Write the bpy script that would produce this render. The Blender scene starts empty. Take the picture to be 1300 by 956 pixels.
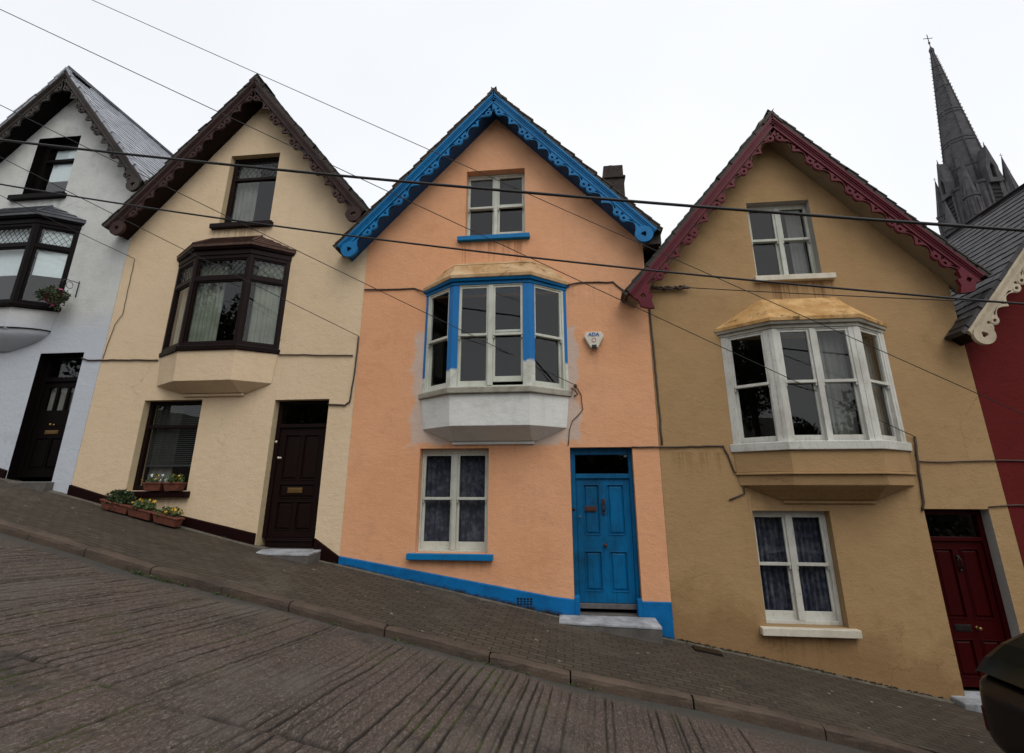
import bpy, bmesh, math, random
from mathutils import Vector, Matrix
from mathutils.geometry import tessellate_polygon
R = math.radians
random.seed(7)
SC = bpy.context.scene
COL = SC.collection
FY = 8.4                                   # plane of the terrace front

# ------------------------------------------------------------------ helpers
def tag(o, label=None, cat=None, group=None, kind=None):
    if label: o['label'] = label
    if cat: o['category'] = cat
    if group: o['group'] = group
    if kind: o['kind'] = kind
    return o

def thing(name, loc, label, cat, group=None):
    o = bpy.data.objects.new(name, None); COL.objects.link(o)
    o.location = loc; o.empty_display_size = .2
    return tag(o, label, cat, group)

def wloc(o):
    v = Vector((0, 0, 0))
    while o: v += o.location; o = o.parent
    return v

def frame(ox, oy, dx, dy):
    """u along (dx,dy), v up, w outward (for dir +X: towards the street)."""
    l = math.hypot(dx, dy); dx /= l; dy /= l
    return lambda u, v, w=0.: Vector((ox + u*dx + w*dy, oy + u*dy - w*dx, v))
F0 = frame(0, FY, 1, 0)
ID = lambda u, v, w=0.: Vector((u, v, w))

class MB:
    def __init__(s): s.v = []; s.f = []; s.m = []; s.sm = []
    def add(s, vs, fs, m=0, smooth=False):
        b = len(s.v); s.v += [Vector(x) for x in vs]
        for f in fs: s.f.append([b+i for i in f]); s.m.append(m); s.sm.append(smooth)
    def hexa(s, p, m=0):
        s.add(p, [(0,3,2,1),(4,5,6,7),(0,1,5,4),(1,2,6,5),(2,3,7,6),(3,0,4,7)], m)
    def box(s, F, u0, u1, v0, v1, w0, w1, m=0):
        s.hexa([F(u0,v0,w0),F(u1,v0,w0),F(u1,v1,w0),F(u0,v1,w0),F(u0,v0,w1),F(u1,v0,w1),F(u1,v1,w1),F(u0,v1,w1)], m)
    def wbox(s, x0, x1, y0, y1, z0, z1, m=0):
        s.hexa([Vector(q) for q in ((x0,y0,z0),(x1,y0,z0),(x1,y1,z0),(x0,y1,z0),(x0,y0,z1),(x1,y0,z1),(x1,y1,z1),(x0,y1,z1))], m)
    def quad(s, a, b, c, d, m=0): s.add([a,b,c,d], [(0,1,2,3)], m)
    def prism(s, F, outer, holes, w0, w1, m=0):
        loops = [outer]+list(holes)
        flat = [p for l in loops for p in l]; n = len(flat)
        tris = tessellate_polygon([[Vector((p[0],p[1],0)) for p in l] for l in loops])
        vs = [F(p[0],p[1],w0) for p in flat]+[F(p[0],p[1],w1) for p in flat]
        fs = []
        for t in tris:
            fs.append((t[0],t[1],t[2])); fs.append((n+t[2],n+t[1],n+t[0]))
        k = 0
        for l in loops:
            c = len(l)
            for i in range(c):
                a, b = k+i, k+(i+1) % c
                fs.append((a,b,n+b,n+a))
            k += c
        s.add(vs, fs, m)
    def tube(s, pts, r, n=8, m=0, cap=True, smooth=True):
        pts = [Vector(p) for p in pts]
        rr = r if isinstance(r, (list,tuple)) else [r]*len(pts)
        vs = []; up = Vector((0.13,0.31,0.94)).normalized()
        for i, p in enumerate(pts):
            d = (pts[min(i+1,len(pts)-1)]-pts[max(i-1,0)])
            if d.length < 1e-9: d = Vector((0,0,1))
            d.normalize()
            a = d.cross(up)
            if a.length < .05: a = d.cross(Vector((1,0,0)))
            a.normalize(); b = d.cross(a)
            for k in range(n):
                t = 2*math.pi*k/n
                vs.append(p+(a*math.cos(t)+b*math.sin(t))*rr[i])
        fs = []
        for i in range(len(pts)-1):
            for k in range(n):
                fs.append((i*n+k, i*n+(k+1)%n, (i+1)*n+(k+1)%n, (i+1)*n+k))
        if cap:
            fs.append(tuple(range(n))); fs.append(tuple((len(pts)-1)*n+k for k in reversed(range(n))))
        s.add(vs, fs, m, smooth)
    def lathe(s, c, prof, axis='z', n=16, m=0, smooth=True):
        """prof: (radius, height) pairs; axis z or y(-)."""
        c = Vector(c); vs = []
        for (r,h) in prof:
            for k in range(n):
                t = 2*math.pi*k/n
                if axis == 'z': vs.append(c+Vector((r*math.cos(t), r*math.sin(t), h)))
                else: vs.append(c+Vector((r*math.cos(t), -h, r*math.sin(t))))
        fs = [(i*n+k, i*n+(k+1)%n, (i+1)*n+(k+1)%n, (i+1)*n+k) for i in range(len(prof)-1) for k in range(n)]
        fs += [tuple(range(n)), tuple((len(prof)-1)*n+k for k in range(n))]
        s.add(vs, fs, m, smooth)
    def build(s, name, mats, parent=None, bevel=0):
        base = wloc(parent) if parent else Vector((0,0,0))
        me = bpy.data.meshes.new(name)
        me.from_pydata([tuple(p-base) for p in s.v], [], s.f)
        if not isinstance(mats, (list,tuple)): mats = [mats]
        for m in mats: me.materials.append(m)
        for p, mi, sm in zip(me.polygons, s.m, s.sm): p.material_index = mi; p.use_smooth = sm
        bm = bmesh.new(); bm.from_mesh(me)
        bmesh.ops.recalc_face_normals(bm, faces=bm.faces)
        bm.to_mesh(me); bm.free()
        o = bpy.data.objects.new(name, me); COL.objects.link(o)
        if parent: o.parent = parent
        if bevel:
            b = o.modifiers.new('bevel','BEVEL'); b.width = bevel; b.segments = 2; b.limit_method = 'ANGLE'; b.angle_limit = R(40)
        return o

def topbuild(mb, name, mat, label, cat, group=None, bevel=0):
    return tag(mb.build(name, mat, None, bevel), label, cat, group)

# ------------------------------------------------------------------ materials
def newmat(name):
    m = bpy.data.materials.new(name); m.use_nodes = True
    nt = m.node_tree; nt.nodes.clear()
    return m, nt
def N(nt, t, **kw):
    n = nt.nodes.new(t)
    for k, v in kw.items():
        if k in n.inputs: n.inputs[k].default_value = v
        else: setattr(n, k, v)
    return n
def ramp(nt, src, stops):
    r = nt.nodes.new('ShaderNodeValToRGB'); e = r.color_ramp.elements
    while len(e) < len(stops): e.new(.5)
    for q, (p, c) in zip(e, stops):
        q.position = p; q.color = (c, c, c, 1) if not isinstance(c, tuple) else (*c, 1)
    nt.links.new(src, r.inputs[0]); return r.outputs[0]
def noise(nt, vec, scale, detail=4, rough=.55, mul=None):
    if mul:
        mp = N(nt, 'ShaderNodeMapping'); mp.inputs['Scale'].default_value = mul
        nt.links.new(vec, mp.inputs[0]); vec = mp.outputs[0]
    n = N(nt, 'ShaderNodeTexNoise', Scale=scale, Detail=detail, Roughness=rough)
    nt.links.new(vec, n.inputs['Vector']); return n.outputs['Fac']
def mixc(nt, fac, a, b, typ='MIX'):
    n = nt.nodes.new('ShaderNodeMix'); n.data_type = 'RGBA'; n.blend_type = typ
    for sock, v in ((n.inputs[0], fac), (n.inputs[6], a), (n.inputs[7], b)):
        if hasattr(v, 'type') and hasattr(v, 'links'): nt.links.new(v, sock)
        elif isinstance(v, tuple): sock.default_value = (*v, 1)
        else: sock.default_value = v
    return n.outputs[2]
def mth(nt, op, a, b=0., c=None):
    n = nt.nodes.new('ShaderNodeMath'); n.operation = op
    for i, v in enumerate((a, b, c)):
        if v is None: continue
        if hasattr(v, 'links'): nt.links.new(v, n.inputs[i])
        else: n.inputs[i].default_value = v
    return n.outputs[0]
def finish(m, nt, col, rough=.7, bump=None, bstr=.3, bdist=.01, spec=.3, metal=0., coat=0.):
    p = N(nt, 'ShaderNodeBsdfPrincipled'); o = N(nt, 'ShaderNodeOutputMaterial')
    for k, v in (('Base Color', col), ('Roughness', rough), ('Metallic', metal)):
        if hasattr(v, 'links'): nt.links.new(v, p.inputs[k])
        else: p.inputs[k].default_value = (*v, 1) if isinstance(v, tuple) else v
    p.inputs['Specular IOR Level'].default_value = spec
    p.inputs['Coat Weight'].default_value = coat
    if bump is not None:
        b = N(nt, 'ShaderNodeBump', Strength=bstr, Distance=bdist)
        nt.links.new(bump, b.inputs['Height']); nt.links.new(b.outputs[0], p.inputs['Normal'])
    nt.links.new(p.outputs[0], o.inputs[0]); return m
def pos(nt): return nt.nodes.new('ShaderNodeNewGeometry').outputs['Position']

def stucco(name, base, dark, light, stain=.5, patch=None, base_stain=0., lower=None, runs=()):
    m, nt = newmat(name); P = pos(nt)
    big = noise(nt, P, .55, 5, .6); mid = noise(nt, P, 3.2, 5, .6); fine = noise(nt, P, 34, 3, .6)
    streak = noise(nt, P, 1.0, 4, .6, (9, 9, .5)); blot = noise(nt, P, 1.6, 6, .7)
    c = mixc(nt, ramp(nt, big, [(.32, 0.), (.68, 1.)]), base, light)
    c = mixc(nt, mth(nt, 'MULTIPLY', ramp(nt, blot, [(.56, 0.), (.74, 1.)]), stain*.5), c, dark)
    c = mixc(nt, mth(nt, 'MULTIPLY', ramp(nt, streak, [(.58, 0.), (.82, 1.)]), stain*.38), c, dark)
    c = mixc(nt, mth(nt, 'MULTIPLY', ramp(nt, mid, [(.45, 0.), (.75, 1.)]), stain*.35), c, dark)
    c = mixc(nt, mth(nt, 'MULTIPLY', ramp(nt, fine, [(.60, 0.), (.82, 1.)]), .22), c, dark)
    sep = nt.nodes.new('ShaderNodeSeparateXYZ'); nt.links.new(P, sep.inputs[0])
    for (x0, x1, zt, ln, am) in runs:      # dirty water runs below sills, ledges and cable ends
        fx = mth(nt, 'SUBTRACT', mth(nt, 'ABSOLUTE', mth(nt, 'SUBTRACT', sep.outputs[0], (x0+x1)/2)), (x1-x0)/2)
        dn = mth(nt, 'SUBTRACT', zt, sep.outputs[2])
        rn = noise(nt, P, 1.0, 5, .7, (16, 16, .35))
        reach = mth(nt, 'MULTIPLY', mth(nt, 'SUBTRACT', rn, .42), ln*5.)
        f = mth(nt, 'MULTIPLY', ramp(nt, mth(nt, 'MULTIPLY', fx, -12), [(.0, 0.), (1., 1.)]), ramp(nt, mth(nt, 'MULTIPLY', dn, 40), [(.0, 0.), (1., 1.)]))
        f = mth(nt, 'MULTIPLY', f, ramp(nt, mth(nt, 'MULTIPLY', mth(nt, 'SUBTRACT', reach, dn), 2.2), [(.0, 0.), (1., 1.)]))
        c = mixc(nt, mth(nt, 'MULTIPLY', f, am), c, dark)
    if lower:        # a later coat of paint on the lower storey
        zc, colr = lower
        f = mth(nt, 'ADD', sep.outputs[2], mth(nt, 'MULTIPLY', noise(nt, P, 1.3, 3), .5))
        c = mixc(nt, ramp(nt, mth(nt, 'SUBTRACT', f, zc-.5), [(.40, 1.), (.95, 0.)]), c, colr)
    if base_stain:   # rising damp: an irregular brown tide mark above the pavement
        gz = mth(nt, 'ADD', sep.outputs[2], mth(nt, 'MULTIPLY', sep.outputs[0], .17))
        gz = mth(nt, 'ADD', gz, mth(nt, 'MULTIPLY', noise(nt, P, 1.7, 5, .65), -1.5))
        c = mixc(nt, mth(nt, 'MULTIPLY', ramp(nt, mth(nt, 'ADD', gz, 2.55), [(.30, 1.), (.85, 0.)]), base_stain), c, dark)
    if patch:        # bare filler round the bay window
        (x0, x1, z0, z1, pc) = patch
        w = mth(nt, 'MULTIPLY', mth(nt, 'SUBTRACT', noise(nt, P, 3.2, 6, .65), .5), .42)
        dx = mth(nt, 'SUBTRACT', mth(nt, 'ABSOLUTE', mth(nt, 'SUBTRACT', sep.outputs[0], (x0+x1)/2)), (x1-x0)/2)
        dz = mth(nt, 'SUBTRACT', mth(nt, 'ABSOLUTE', mth(nt, 'SUBTRACT', sep.outputs[2], (z0+z1)/2)), (z1-z0)/2)
        d = mth(nt, 'ADD', mth(nt, 'MAXIMUM', dx, dz), w)
        c = mixc(nt, ramp(nt, mth(nt, 'ADD', mth(nt, 'MULTIPLY', d, 6), .5), [(.35, .6), (.8, 0.)]), c, pc)
    h = mth(nt, 'ADD', mth(nt, 'MULTIPLY', noise(nt, P, 2.4, 5, .6), 1.1), mth(nt, 'ADD', mth(nt, 'MULTIPLY', noise(nt, P, 1., 4, .65, (9, 9, 15)), .50), mth(nt, 'MULTIPLY', noise(nt, P, 48, 4, .75), .42)))
    cr = N(nt, 'ShaderNodeTexVoronoi', Scale=.75); cr.feature = 'DISTANCE_TO_EDGE'
    ds = noise(nt, P, 1.5, 6, .7)
    vm = nt.nodes.new('ShaderNodeVectorMath'); vm.operation = 'ADD'; nt.links.new(P, vm.inputs[0])
    cb = nt.nodes.new('ShaderNodeCombineXYZ')
    for i in range(3): nt.links.new(mth(nt, 'MULTIPLY', ds, (1.6, .3, 1.1)[i]), cb.inputs[i])
    nt.links.new(cb.outputs[0], vm.inputs[1]); nt.links.new(vm.outputs[0], cr.inputs['Vector'])
    line = ramp(nt, cr.outputs['Distance'], [(.0, 1.), (.007, 0.)])
    line = mth(nt, 'MULTIPLY', line, ramp(nt, noise(nt, P, .9, 2), [(.58, 0.), (.66, 1.)]))
    c = mixc(nt, mth(nt, 'MULTIPLY', line, .25), c, dark)
    h = mth(nt, 'SUBTRACT', h, mth(nt, 'MULTIPLY', line, .3))
    return finish(m, nt, c, .88, h, .75, .018, .15)

def paint(name, base, dark, rough=.45, wear=.4, grain=(30, 30, 4), bs=.25, chip=None, spec=.2):
    m, nt = newmat(name); P = pos(nt)
    a = noise(nt, P, 1.6, 5, .65); g = noise(nt, P, 1., 4, .7, grain); f = noise(nt, P, 26, 4, .7)
    c = mixc(nt, mth(nt, 'MULTIPLY', ramp(nt, a, [(.42, 0.), (.7, 1.)]), wear), base, dark)
    c = mixc(nt, mth(nt, 'MULTIPLY', ramp(nt, g, [(.52, 0.), (.72, 1.)]), wear*.8), c, dark)
    if chip: c = mixc(nt, ramp(nt, f, [(.66, 0.), (.70, 1.)]), c, chip)
    h = mth(nt, 'ADD', g, mth(nt, 'MULTIPLY', f, .7))
    return finish(m, nt, c, mth(nt, 'ADD', mth(nt, 'MULTIPLY', a, .25), rough-.1), h, bs, .006, spec)

def slate(name, a, b, rough=.45, moss=None):
    m, nt = newmat(name); P = pos(nt)
    n1 = noise(nt, P, 5, 5, .7); n2 = noise(nt, P, 40, 3)
    ge = nt.nodes.new('ShaderNodeNewGeometry'); ri = ge.outputs['Random Per Island']
    c = mixc(nt, ri, a, b)
    c = mixc(nt, ramp(nt, n1, [(.45, 0.), (.75, .7)]), c, tuple(x*.5 for x in a))
    c = mixc(nt, ramp(nt, n2, [(.60, 0.), (.72, .35)]), c, tuple(min(1, x*2.2) for x in b))
    if moss: c = mixc(nt, ramp(nt, n1, [(.56, 0.), (.66, .8)]), c, moss)
    h = mth(nt, 'ADD', mth(nt, 'MULTIPLY', n2, .5), n1)
    return finish(m, nt, c, rough, h, .6, .008, .4)

def glass(name, ior=1.5, tint=(.9, .93, .92), wav=.25, boost=1.15):
    m, nt = newmat(name); P = pos(nt)
    ge = nt.nodes.new('ShaderNodeNewGeometry'); dt = nt.nodes.new('ShaderNodeVectorMath'); dt.operation = 'DOT_PRODUCT'
    nt.links.new(ge.outputs['Incoming'], dt.inputs[0]); nt.links.new(ge.outputs['Normal'], dt.inputs[1])
    fz = mth(nt, 'POWER', mth(nt, 'SUBTRACT', 1., mth(nt, 'ABSOLUTE', dt.outputs['Value'])), 5.)
    fr = mth(nt, 'ADD', mth(nt, 'MULTIPLY', fz, .96), ((ior-1)/(ior+1))**2)
    b = N(nt, 'ShaderNodeBump', Strength=wav, Distance=.004)
    nt.links.new(noise(nt, P, 2.2, 2, .4), b.inputs['Height'])
    t = N(nt, 'ShaderNodeBsdfTransparent'); t.inputs[0].default_value = (*tint, 1)
    g = N(nt, 'ShaderNodeBsdfGlossy'); g.inputs['Roughness'].default_value = .01; g.inputs[0].default_value = (1, 1, 1, 1)
    nt.links.new(b.outputs[0], g.inputs['Normal'])
    mx = nt.nodes.new('ShaderNodeMixShader'); o = N(nt, 'ShaderNodeOutputMaterial')
    nt.links.new(mth(nt, 'MINIMUM', mth(nt, 'MULTIPLY', fr, boost), 1.), mx.inputs[0])
    nt.links.new(t.outputs[0], mx.inputs[1]); nt.links.new(g.outputs[0], mx.inputs[2]); nt.links.new(mx.outputs[0], o.inputs[0])
    return m

def plain(name, c, rough=.6, metal=0., spec=.4, var=.25, sc=12, bs=.2, dark=None):
    m, nt = newmat(name); P = pos(nt); n = noise(nt, P, sc, 5, .65)
    cc = mixc(nt, ramp(nt, n, [(.35, 0.), (.72, 1.)]), c, dark or tuple(x*(1-var*1.6) for x in c))
    return finish(m, nt, cc, rough, n, bs, .006, spec, metal)

M = {}
M['w_white'] = stucco('render_grey_white', (.57, .585, .565), (.25, .26, .235), (.64, .655, .635), .65, runs=[(-11.96, -10.62, 6.04, .6, .5), (-12, -10, 2.6, .3, .4)], lower=(3.3, (.52, .555, .61)))
M['w_cream'] = stucco('render_cream', (.68, .525, .345), (.40, .29, .175), (.72, .565, .385), .30, runs=[(-7.06, -5.75, 5.06, .55, .8), (-7.88, -6.52, -.11, .35, .8), (-7.5, -5.4, 1.80, .25, .4)])
M['w_orange'] = stucco('render_orange', (.70, .350, .185), (.38, .18, .09), (.74, .395, .225), .32, runs=[(-1.97, -.61, 4.48, .7, .8), (-2.60, -1.23, -1.03, .25, .8), (-2.2, -.3, .78, .3, .4), (.3, .62, 2.32, .5, .35), (-.1, 1.1, 3.5, .5, .3)], patch=(-2.66, .16, .78, 2.75, (.50, .50, .48)))
M['w_tan'] = stucco('render_tan', (.375, .238, .115), (.17, .090, .036), (.40, .262, .132), .36, runs=[(3.23, 4.52, 3.42, .6, .8), (2.62, 3.93, -1.94, .5, .6), (2.6, 5.05, .05, .4, .5), (1.46, 2.4, .62, .5, .45), (5.0, 5.3, .7, .8, .5)], base_stain=.5)
M['w_red'] = stucco('render_deep_red', (.097, .0095, .009), (.06, .006, .006), (.12, .013, .012), .3)
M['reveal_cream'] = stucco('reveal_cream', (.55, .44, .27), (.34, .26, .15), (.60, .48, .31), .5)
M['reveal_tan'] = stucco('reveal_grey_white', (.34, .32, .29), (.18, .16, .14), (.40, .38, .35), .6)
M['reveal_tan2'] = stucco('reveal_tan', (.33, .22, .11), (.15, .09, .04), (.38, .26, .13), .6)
M['black'] = paint('black_brown_paint', (.005, .003, .003), (.003, .002, .002), .45, .3, spec=.08)
M['brown'] = paint('dark_brown_paint', (.011, .0045, .004), (.006, .003, .003), .45, .5, spec=.12)
M['brownb'] = paint('weathered_brown_barge', (.048, .024, .021), (.022, .012, .011), .6, .6)
M['greyb'] = paint('weathered_grey_brown_barge', (.050, .041, .036), (.022, .018, .016), .6, .6)
M['maroon'] = paint('maroon_plinth_paint', (.012, .003, .003), (.006, .002, .002), .5, .4, spec=.08)
M['blue'] = paint('bright_blue_paint', (.002, .158, .39), (.002, .085, .22), .45, .55, (8, 8, 8), .35, (.05, .12, .20))
M['blued'] = paint('door_blue_paint', (.001, .125, .31), (.002, .045, .10), .4, .85, (34, 34, 2.2), .5, (.02, .06, .07))
m_, nt_ = newmat('dirty_blue_plinth'); P_ = pos(nt_)
s_ = nt_.nodes.new('ShaderNodeSeparateXYZ'); nt_.links.new(P_, s_.inputs[0])
zz = mth(nt_, 'ADD', s_.outputs[2], mth(nt_, 'MULTIPLY', s_.outputs[0], .18))
zz = mth(nt_, 'ADD', zz, mth(nt_, 'MULTIPLY', noise(nt_, P_, 4, 6, .75), -.22))
c = mixc(nt_, ramp(nt_, noise(nt_, P_, 3, 5, .7), [(.4, 0.), (.7, .8)]), (.002, .135, .37), (.002, .07, .20))
c = mixc(nt_, ramp(nt_, mth(nt_, 'ADD', zz, 1.92), [(.0, 1.), (.06, 0.)]), c, (.018, .016, .020))
M['bluepl'] = finish(m_, nt_, c, .5, noise(nt_, P_, 18, 5, .7), .4, .01, .2)
M['bluesoft'] = paint('dark_blue_soffit', (.010, .060, .17), (.006, .03, .08), .5, .5)
M['burg'] = paint('burgundy_paint', (.112, .009, .019), (.055, .006, .011), .5, .45)
M['reddoor'] = paint('dark_red_door_paint', (.036, .0008, .0014), (.018, .0005, .0008), .42, .4, spec=.1)
M['creamb'] = paint('cream_barge_paint', (.52, .45, .33), (.27, .21, .15), .6, .6, (8, 8, 8), .3, (.12, .08, .05))
M['offw'] = paint('worn_white_paint', (.58, .60, .53), (.32, .32, .26), .5, .55, (26, 26, 5), .5, (.20, .17, .12))
M['offw2'] = paint('peeling_white_paint', (.62, .62, .57), (.28, .26, .21), .55, .5, (22, 22, 6), .7, (.16, .13, .10))
M['sillw'] = paint('cream_sill_paint', (.62, .58, .48), (.36, .31, .22), .6, .6, (6, 6, 6), .4, (.25, .2, .13))
M['sillg'] = paint('grey_stone_sill', (.40, .38, .32), (.19, .17, .13), .75, .8, (5, 5, 5), .5)
M['soffit_tan'] = paint('tan_soffit', (.25, .205, .14), (.14, .11, .07), .6, .5)
M['slate_glare'] = slate('sky_glare_slate', (.26, .28, .32), (.42, .44, .48), .28)  # sky glare off the slates is put into this light base colour
M['slate_dark'] = slate('dark_slate', (.010, .010, .012), (.052, .047, .049), .6, (.045, .035, .03))
M['slate_moss'] = slate('mossy_dark_slate', (.022, .018, .015), (.05, .042, .034), .7, (.055, .05, .018))
M['tile_red'] = plain('weathered_red_brown_tile', (.115, .055, .038), .8, var=.4, sc=9, bs=.6, dark=(.035, .024, .02))
M['bayslate'] = plain('grey_bay_slate', (.10, .11, .13), .35, var=.5, sc=3, bs=.3, dark=(.03, .03, .035))
def canopy(name, base, mid, dark, amt):
    m, nt = newmat(name); P = pos(nt)
    c = mixc(nt, ramp(nt, noise(nt, P, 3, 5, .65), [(.35, 0.), (.65, 1.)]), base, mid)
    c = mixc(nt, mth(nt, 'MULTIPLY', ramp(nt, noise(nt, P, 4.5, 7, .8), [(.54, 0.), (.64, 1.)]), amt), c, dark)
    c = mixc(nt, mth(nt, 'MULTIPLY', ramp(nt, noise(nt, P, 1., 5, .7, (14, 14, 2)), [(.55, 0.), (.70, 1.)]), amt*.6), c, mid)
    return finish(m, nt, c, .9, mth(nt, 'ADD', noise(nt, P, 14, 5, .7), noise(nt, P, 4, 4)), .8, .012, .1)
M['canopy_o'] = canopy('ochre_stained_canopy', (.56, .40, .24), (.36, .21, .09), (.12, .07, .035), .7)
M['canopy_t'] = canopy('ochre_lichened_canopy', (.58, .37, .17), (.40, .22, .08), (.07, .045, .022), .85)
M['unused'] = plain('ochre_stained_canopy', (.52, .33, .16), .85, sc=5, bs=.6, dark=(.24, .13, .05))
M['unused2'] = plain('ochre_lichened_canopy', (.58, .36, .15), .85, sc=4, bs=.6, dark=(.30, .17, .06))
M['apron_o'] = stucco('bare_grey_render', (.68, .69, .66), (.34, .34, .30), (.74, .75, .72), .6)
M['brick_dark'] = plain('sooty_chimney', (.045, .030, .026), .9, sc=9, bs=.7, dark=(.015, .012, .011))
M['pot'] = plain('terracotta', (.17, .048, .028), .85, sc=14, dark=(.07, .028, .018))
M['glass'] = glass('window_glass'); M['glassw'] = glass('clear_house_glass', 1.55, wav=.15, boost=1.5)
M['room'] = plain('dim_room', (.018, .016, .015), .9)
M['curtain'] = plain('grey_curtain', (.22, .22, .20), .9, sc=3)
M['curtg'] = plain('pale_green_curtain', (.24, .26, .21), .9, sc=3)
M['blind'] = plain('white_roller_blind', (.74, .82, .86), .85, var=.05)
M['slat'] = plain('dark_blind_slat', (.07, .08, .085), .5)
m_, nt_ = newmat('blue_grey_lace'); P_ = pos(nt_)
v_ = N(nt_, 'ShaderNodeTexVoronoi', Scale=11); nt_.links.new(P_, v_.inputs['Vector'])
lc = mixc(nt_, ramp(nt_, v_.outputs['Distance'], [(.25, 0.), (.55, 1.)]), (.085, .09, .13), (.04, .043, .068))
lc = mixc(nt_, ramp(nt_, noise(nt_, P_, 5, 5, .7), [(.5, 0.), (.62, .7)]), lc, (.13, .135, .17))
M['lace'] = finish(m_, nt_, lc, .9)
M['metal'] = plain('dark_iron', (.03, .025, .022), .45, .6)
M['brass'] = plain('tarnished_brass', (.35, .22, .09), .35, .9)
M['rust'] = plain('rusty_iron', (.07, .028, .018), .7, .2)
M['cable'] = plain('black_cable', (.012, .012, .014), .6)
M['lead'] = plain('lead_came', (.04, .04, .045), .5)
M['clip'] = plain('dusty_wall_cable', (.09, .065, .05), .7)
M['concrete'] = plain('step_concrete', (.12, .11, .10), .9, sc=5, bs=.6, dark=(.06, .056, .05))
M['stepw'] = plain('worn_white_step_paint', (.40, .42, .45), .8, sc=4, bs=.9, dark=(.13, .13, .135))
M['fillet'] = plain('mortar_fillet', (.13, .115, .09), .9, sc=6, bs=.7, dark=(.055, .047, .037))
M['cream_pl'] = plain('cream_plastic', (.66, .62, .52), .4, var=.1)
M['blue_txt'] = plain('blue_print', (.02, .10, .35), .5, var=.1)
M['red_txt'] = plain('red_print', (.45, .05, .05), .5, var=.1)
M['leaf'] = plain('leaf_green', (.075, .115, .03), .6, sc=30, dark=(.03, .055, .014))
M['leafd'] = plain('dark_leaf_green', (.045, .07, .022), .6, sc=20, dark=(.018, .03, .01))
M['yellow'] = plain('yellow_petal', (.75, .42, .03), .6, var=.1)
M['whitef'] = plain('white_petal', (.8, .8, .82), .6, var=.05)
M['pink'] = plain('magenta_petal', (.55, .03, .20), .6, var=.1)
M['soil'] = plain('soil', (.03, .02, .014), .95)
M['spire'] = plain('weathered_granite', (.075, .072, .076), .9, sc=.9, bs=.5, dark=(.035, .033, .036))
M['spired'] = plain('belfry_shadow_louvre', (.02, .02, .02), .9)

# worn blue over white primer on the orange house's bay posts
m_, nt_ = newmat('half_painted_blue_post'); P_ = pos(nt_)
s_ = nt_.nodes.new('ShaderNodeSeparateXYZ'); nt_.links.new(P_, s_.inputs[0])
th = mth(nt_, 'ADD', mth(nt_, 'MULTIPLY', s_.outputs[0], .09), 2.14)
zz = mth(nt_, 'ADD', mth(nt_, 'SUBTRACT', s_.outputs[2], th), mth(nt_, 'MULTIPLY', noise(nt_, P_, 14, 3), .12))
bl = mixc(nt_, ramp(nt_, noise(nt_, P_, 1., 4, .7, (30, 30, 3)), [(.5, 0.), (.75, .6)]), (.002, .15, .42), (.002, .08, .24))
wh = mixc(nt_, ramp(nt_, noise(nt_, P_, 7, 5, .7), [(.4, 0.), (.75, 1.)]), (.60, .62, .56), (.36, .36, .30))
M['bluepost'] = finish(m_, nt_, mixc(nt_, ramp(nt_, mth(nt_, 'MULTIPLY', zz, 20), [(.0, 0.), (1., 1.)]), wh, bl), .45, noise(nt_, P_, 25, 4), .4, .005)

# ------------------------------------------------------------------ ground profile
GP = [(-60, 11.5), (-30, 4.9), (-18, 2.1), (-14, 1.15), (-12, .66), (-10.3, .26), (-8.73, -.05), (-7.8, -.27), (-6.4, -.56), (-5.5, -.77), (-3.69, -1.09), (-1.55, -1.49),
      (.06, -1.80), (1.36, -1.99), (2.42, -2.17), (3.54, -2.37), (4.3, -2.52), (6.3, -2.84), (10, -3.4), (20, -4.8), (60, -9)]
def glin(x):
    for (a, za), (b, zb) in zip(GP, GP[1:]):
        if x <= b: return za+(zb-za)*(x-a)/(b-a)
    return GP[-1][1]
def g(x): return sum(glin(x+d) for d in (-.5, -.25, 0, .25, .5))/5-.045
KO = 6.05                                  # outer kerb face
def road_z(x, y): return g(x)-.10+.05*(KO-y) if y > -1 else g(x)-.10+.05*(KO+1)
def kerby(x): return KO+.04*math.sin(x*.9)+(.0 if x > -5 else min(.5, (-5-x)*.05))

# terrain sheet
b = MB(); xs = [-400, -200, -100]+[i*2. for i in range(-30, 31)]+[100, 200, 400]; ys = [-300, -120, -50, -25, -12, -6.5, 0, 6, 8.6, 12, 25, 60, 150, 400]
vs = [Vector((x, y, g(max(-60, min(60, x)))-.5+(0 if -7 < y < 9 else (abs(y)-7)*(.035 if y > 0 else .02)))) for x in xs for y in ys]
ny = len(ys)
b.add(vs, [(i*ny+j, (i+1)*ny+j, (i+1)*ny+j+1, i*ny+j+1) for i in range(len(xs)-1) for j in range(ny-1)])
tag(b.build('ground', plain('rough_ground', (.09, .08, .06), .95, sc=.4)), kind='structure')

# road: hand-floated concrete with drainage grooves
m_, nt_ = newmat('grooved_concrete'); P_ = pos(nt_)
at = nt_.nodes.new('ShaderNodeAttribute'); at.attribute_name = 'groove'
c = mixc(nt_, ramp(nt_, noise(nt_, P_, 1.1, 6, .65), [(.35, 0.), (.7, 1.)]), (.100, .071, .057), (.056, .041, .034))
c = mixc(nt_, ramp(nt_, noise(nt_, P_, 1., 4, .75, (75, 20, 20)), [(.50, 0.), (.66, 1.)]), c, (.19, .16, .14))
c = mixc(nt_, ramp(nt_, noise(nt_, P_, 95, 2, .8), [(.64, 0.), (.70, 1.)]), c, (.30, .27, .245))
c = mixc(nt_, ramp(nt_, noise(nt_, P_, 45, 3, .8), [(.54, 0.), (.66, .9)]), c, (.030, .024, .021))
c = mixc(nt_, ramp(nt_, noise(nt_, P_, .5, 5, .7), [(.50, 0.), (.64, .7)]), c, (.115, .100, .088))
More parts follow.
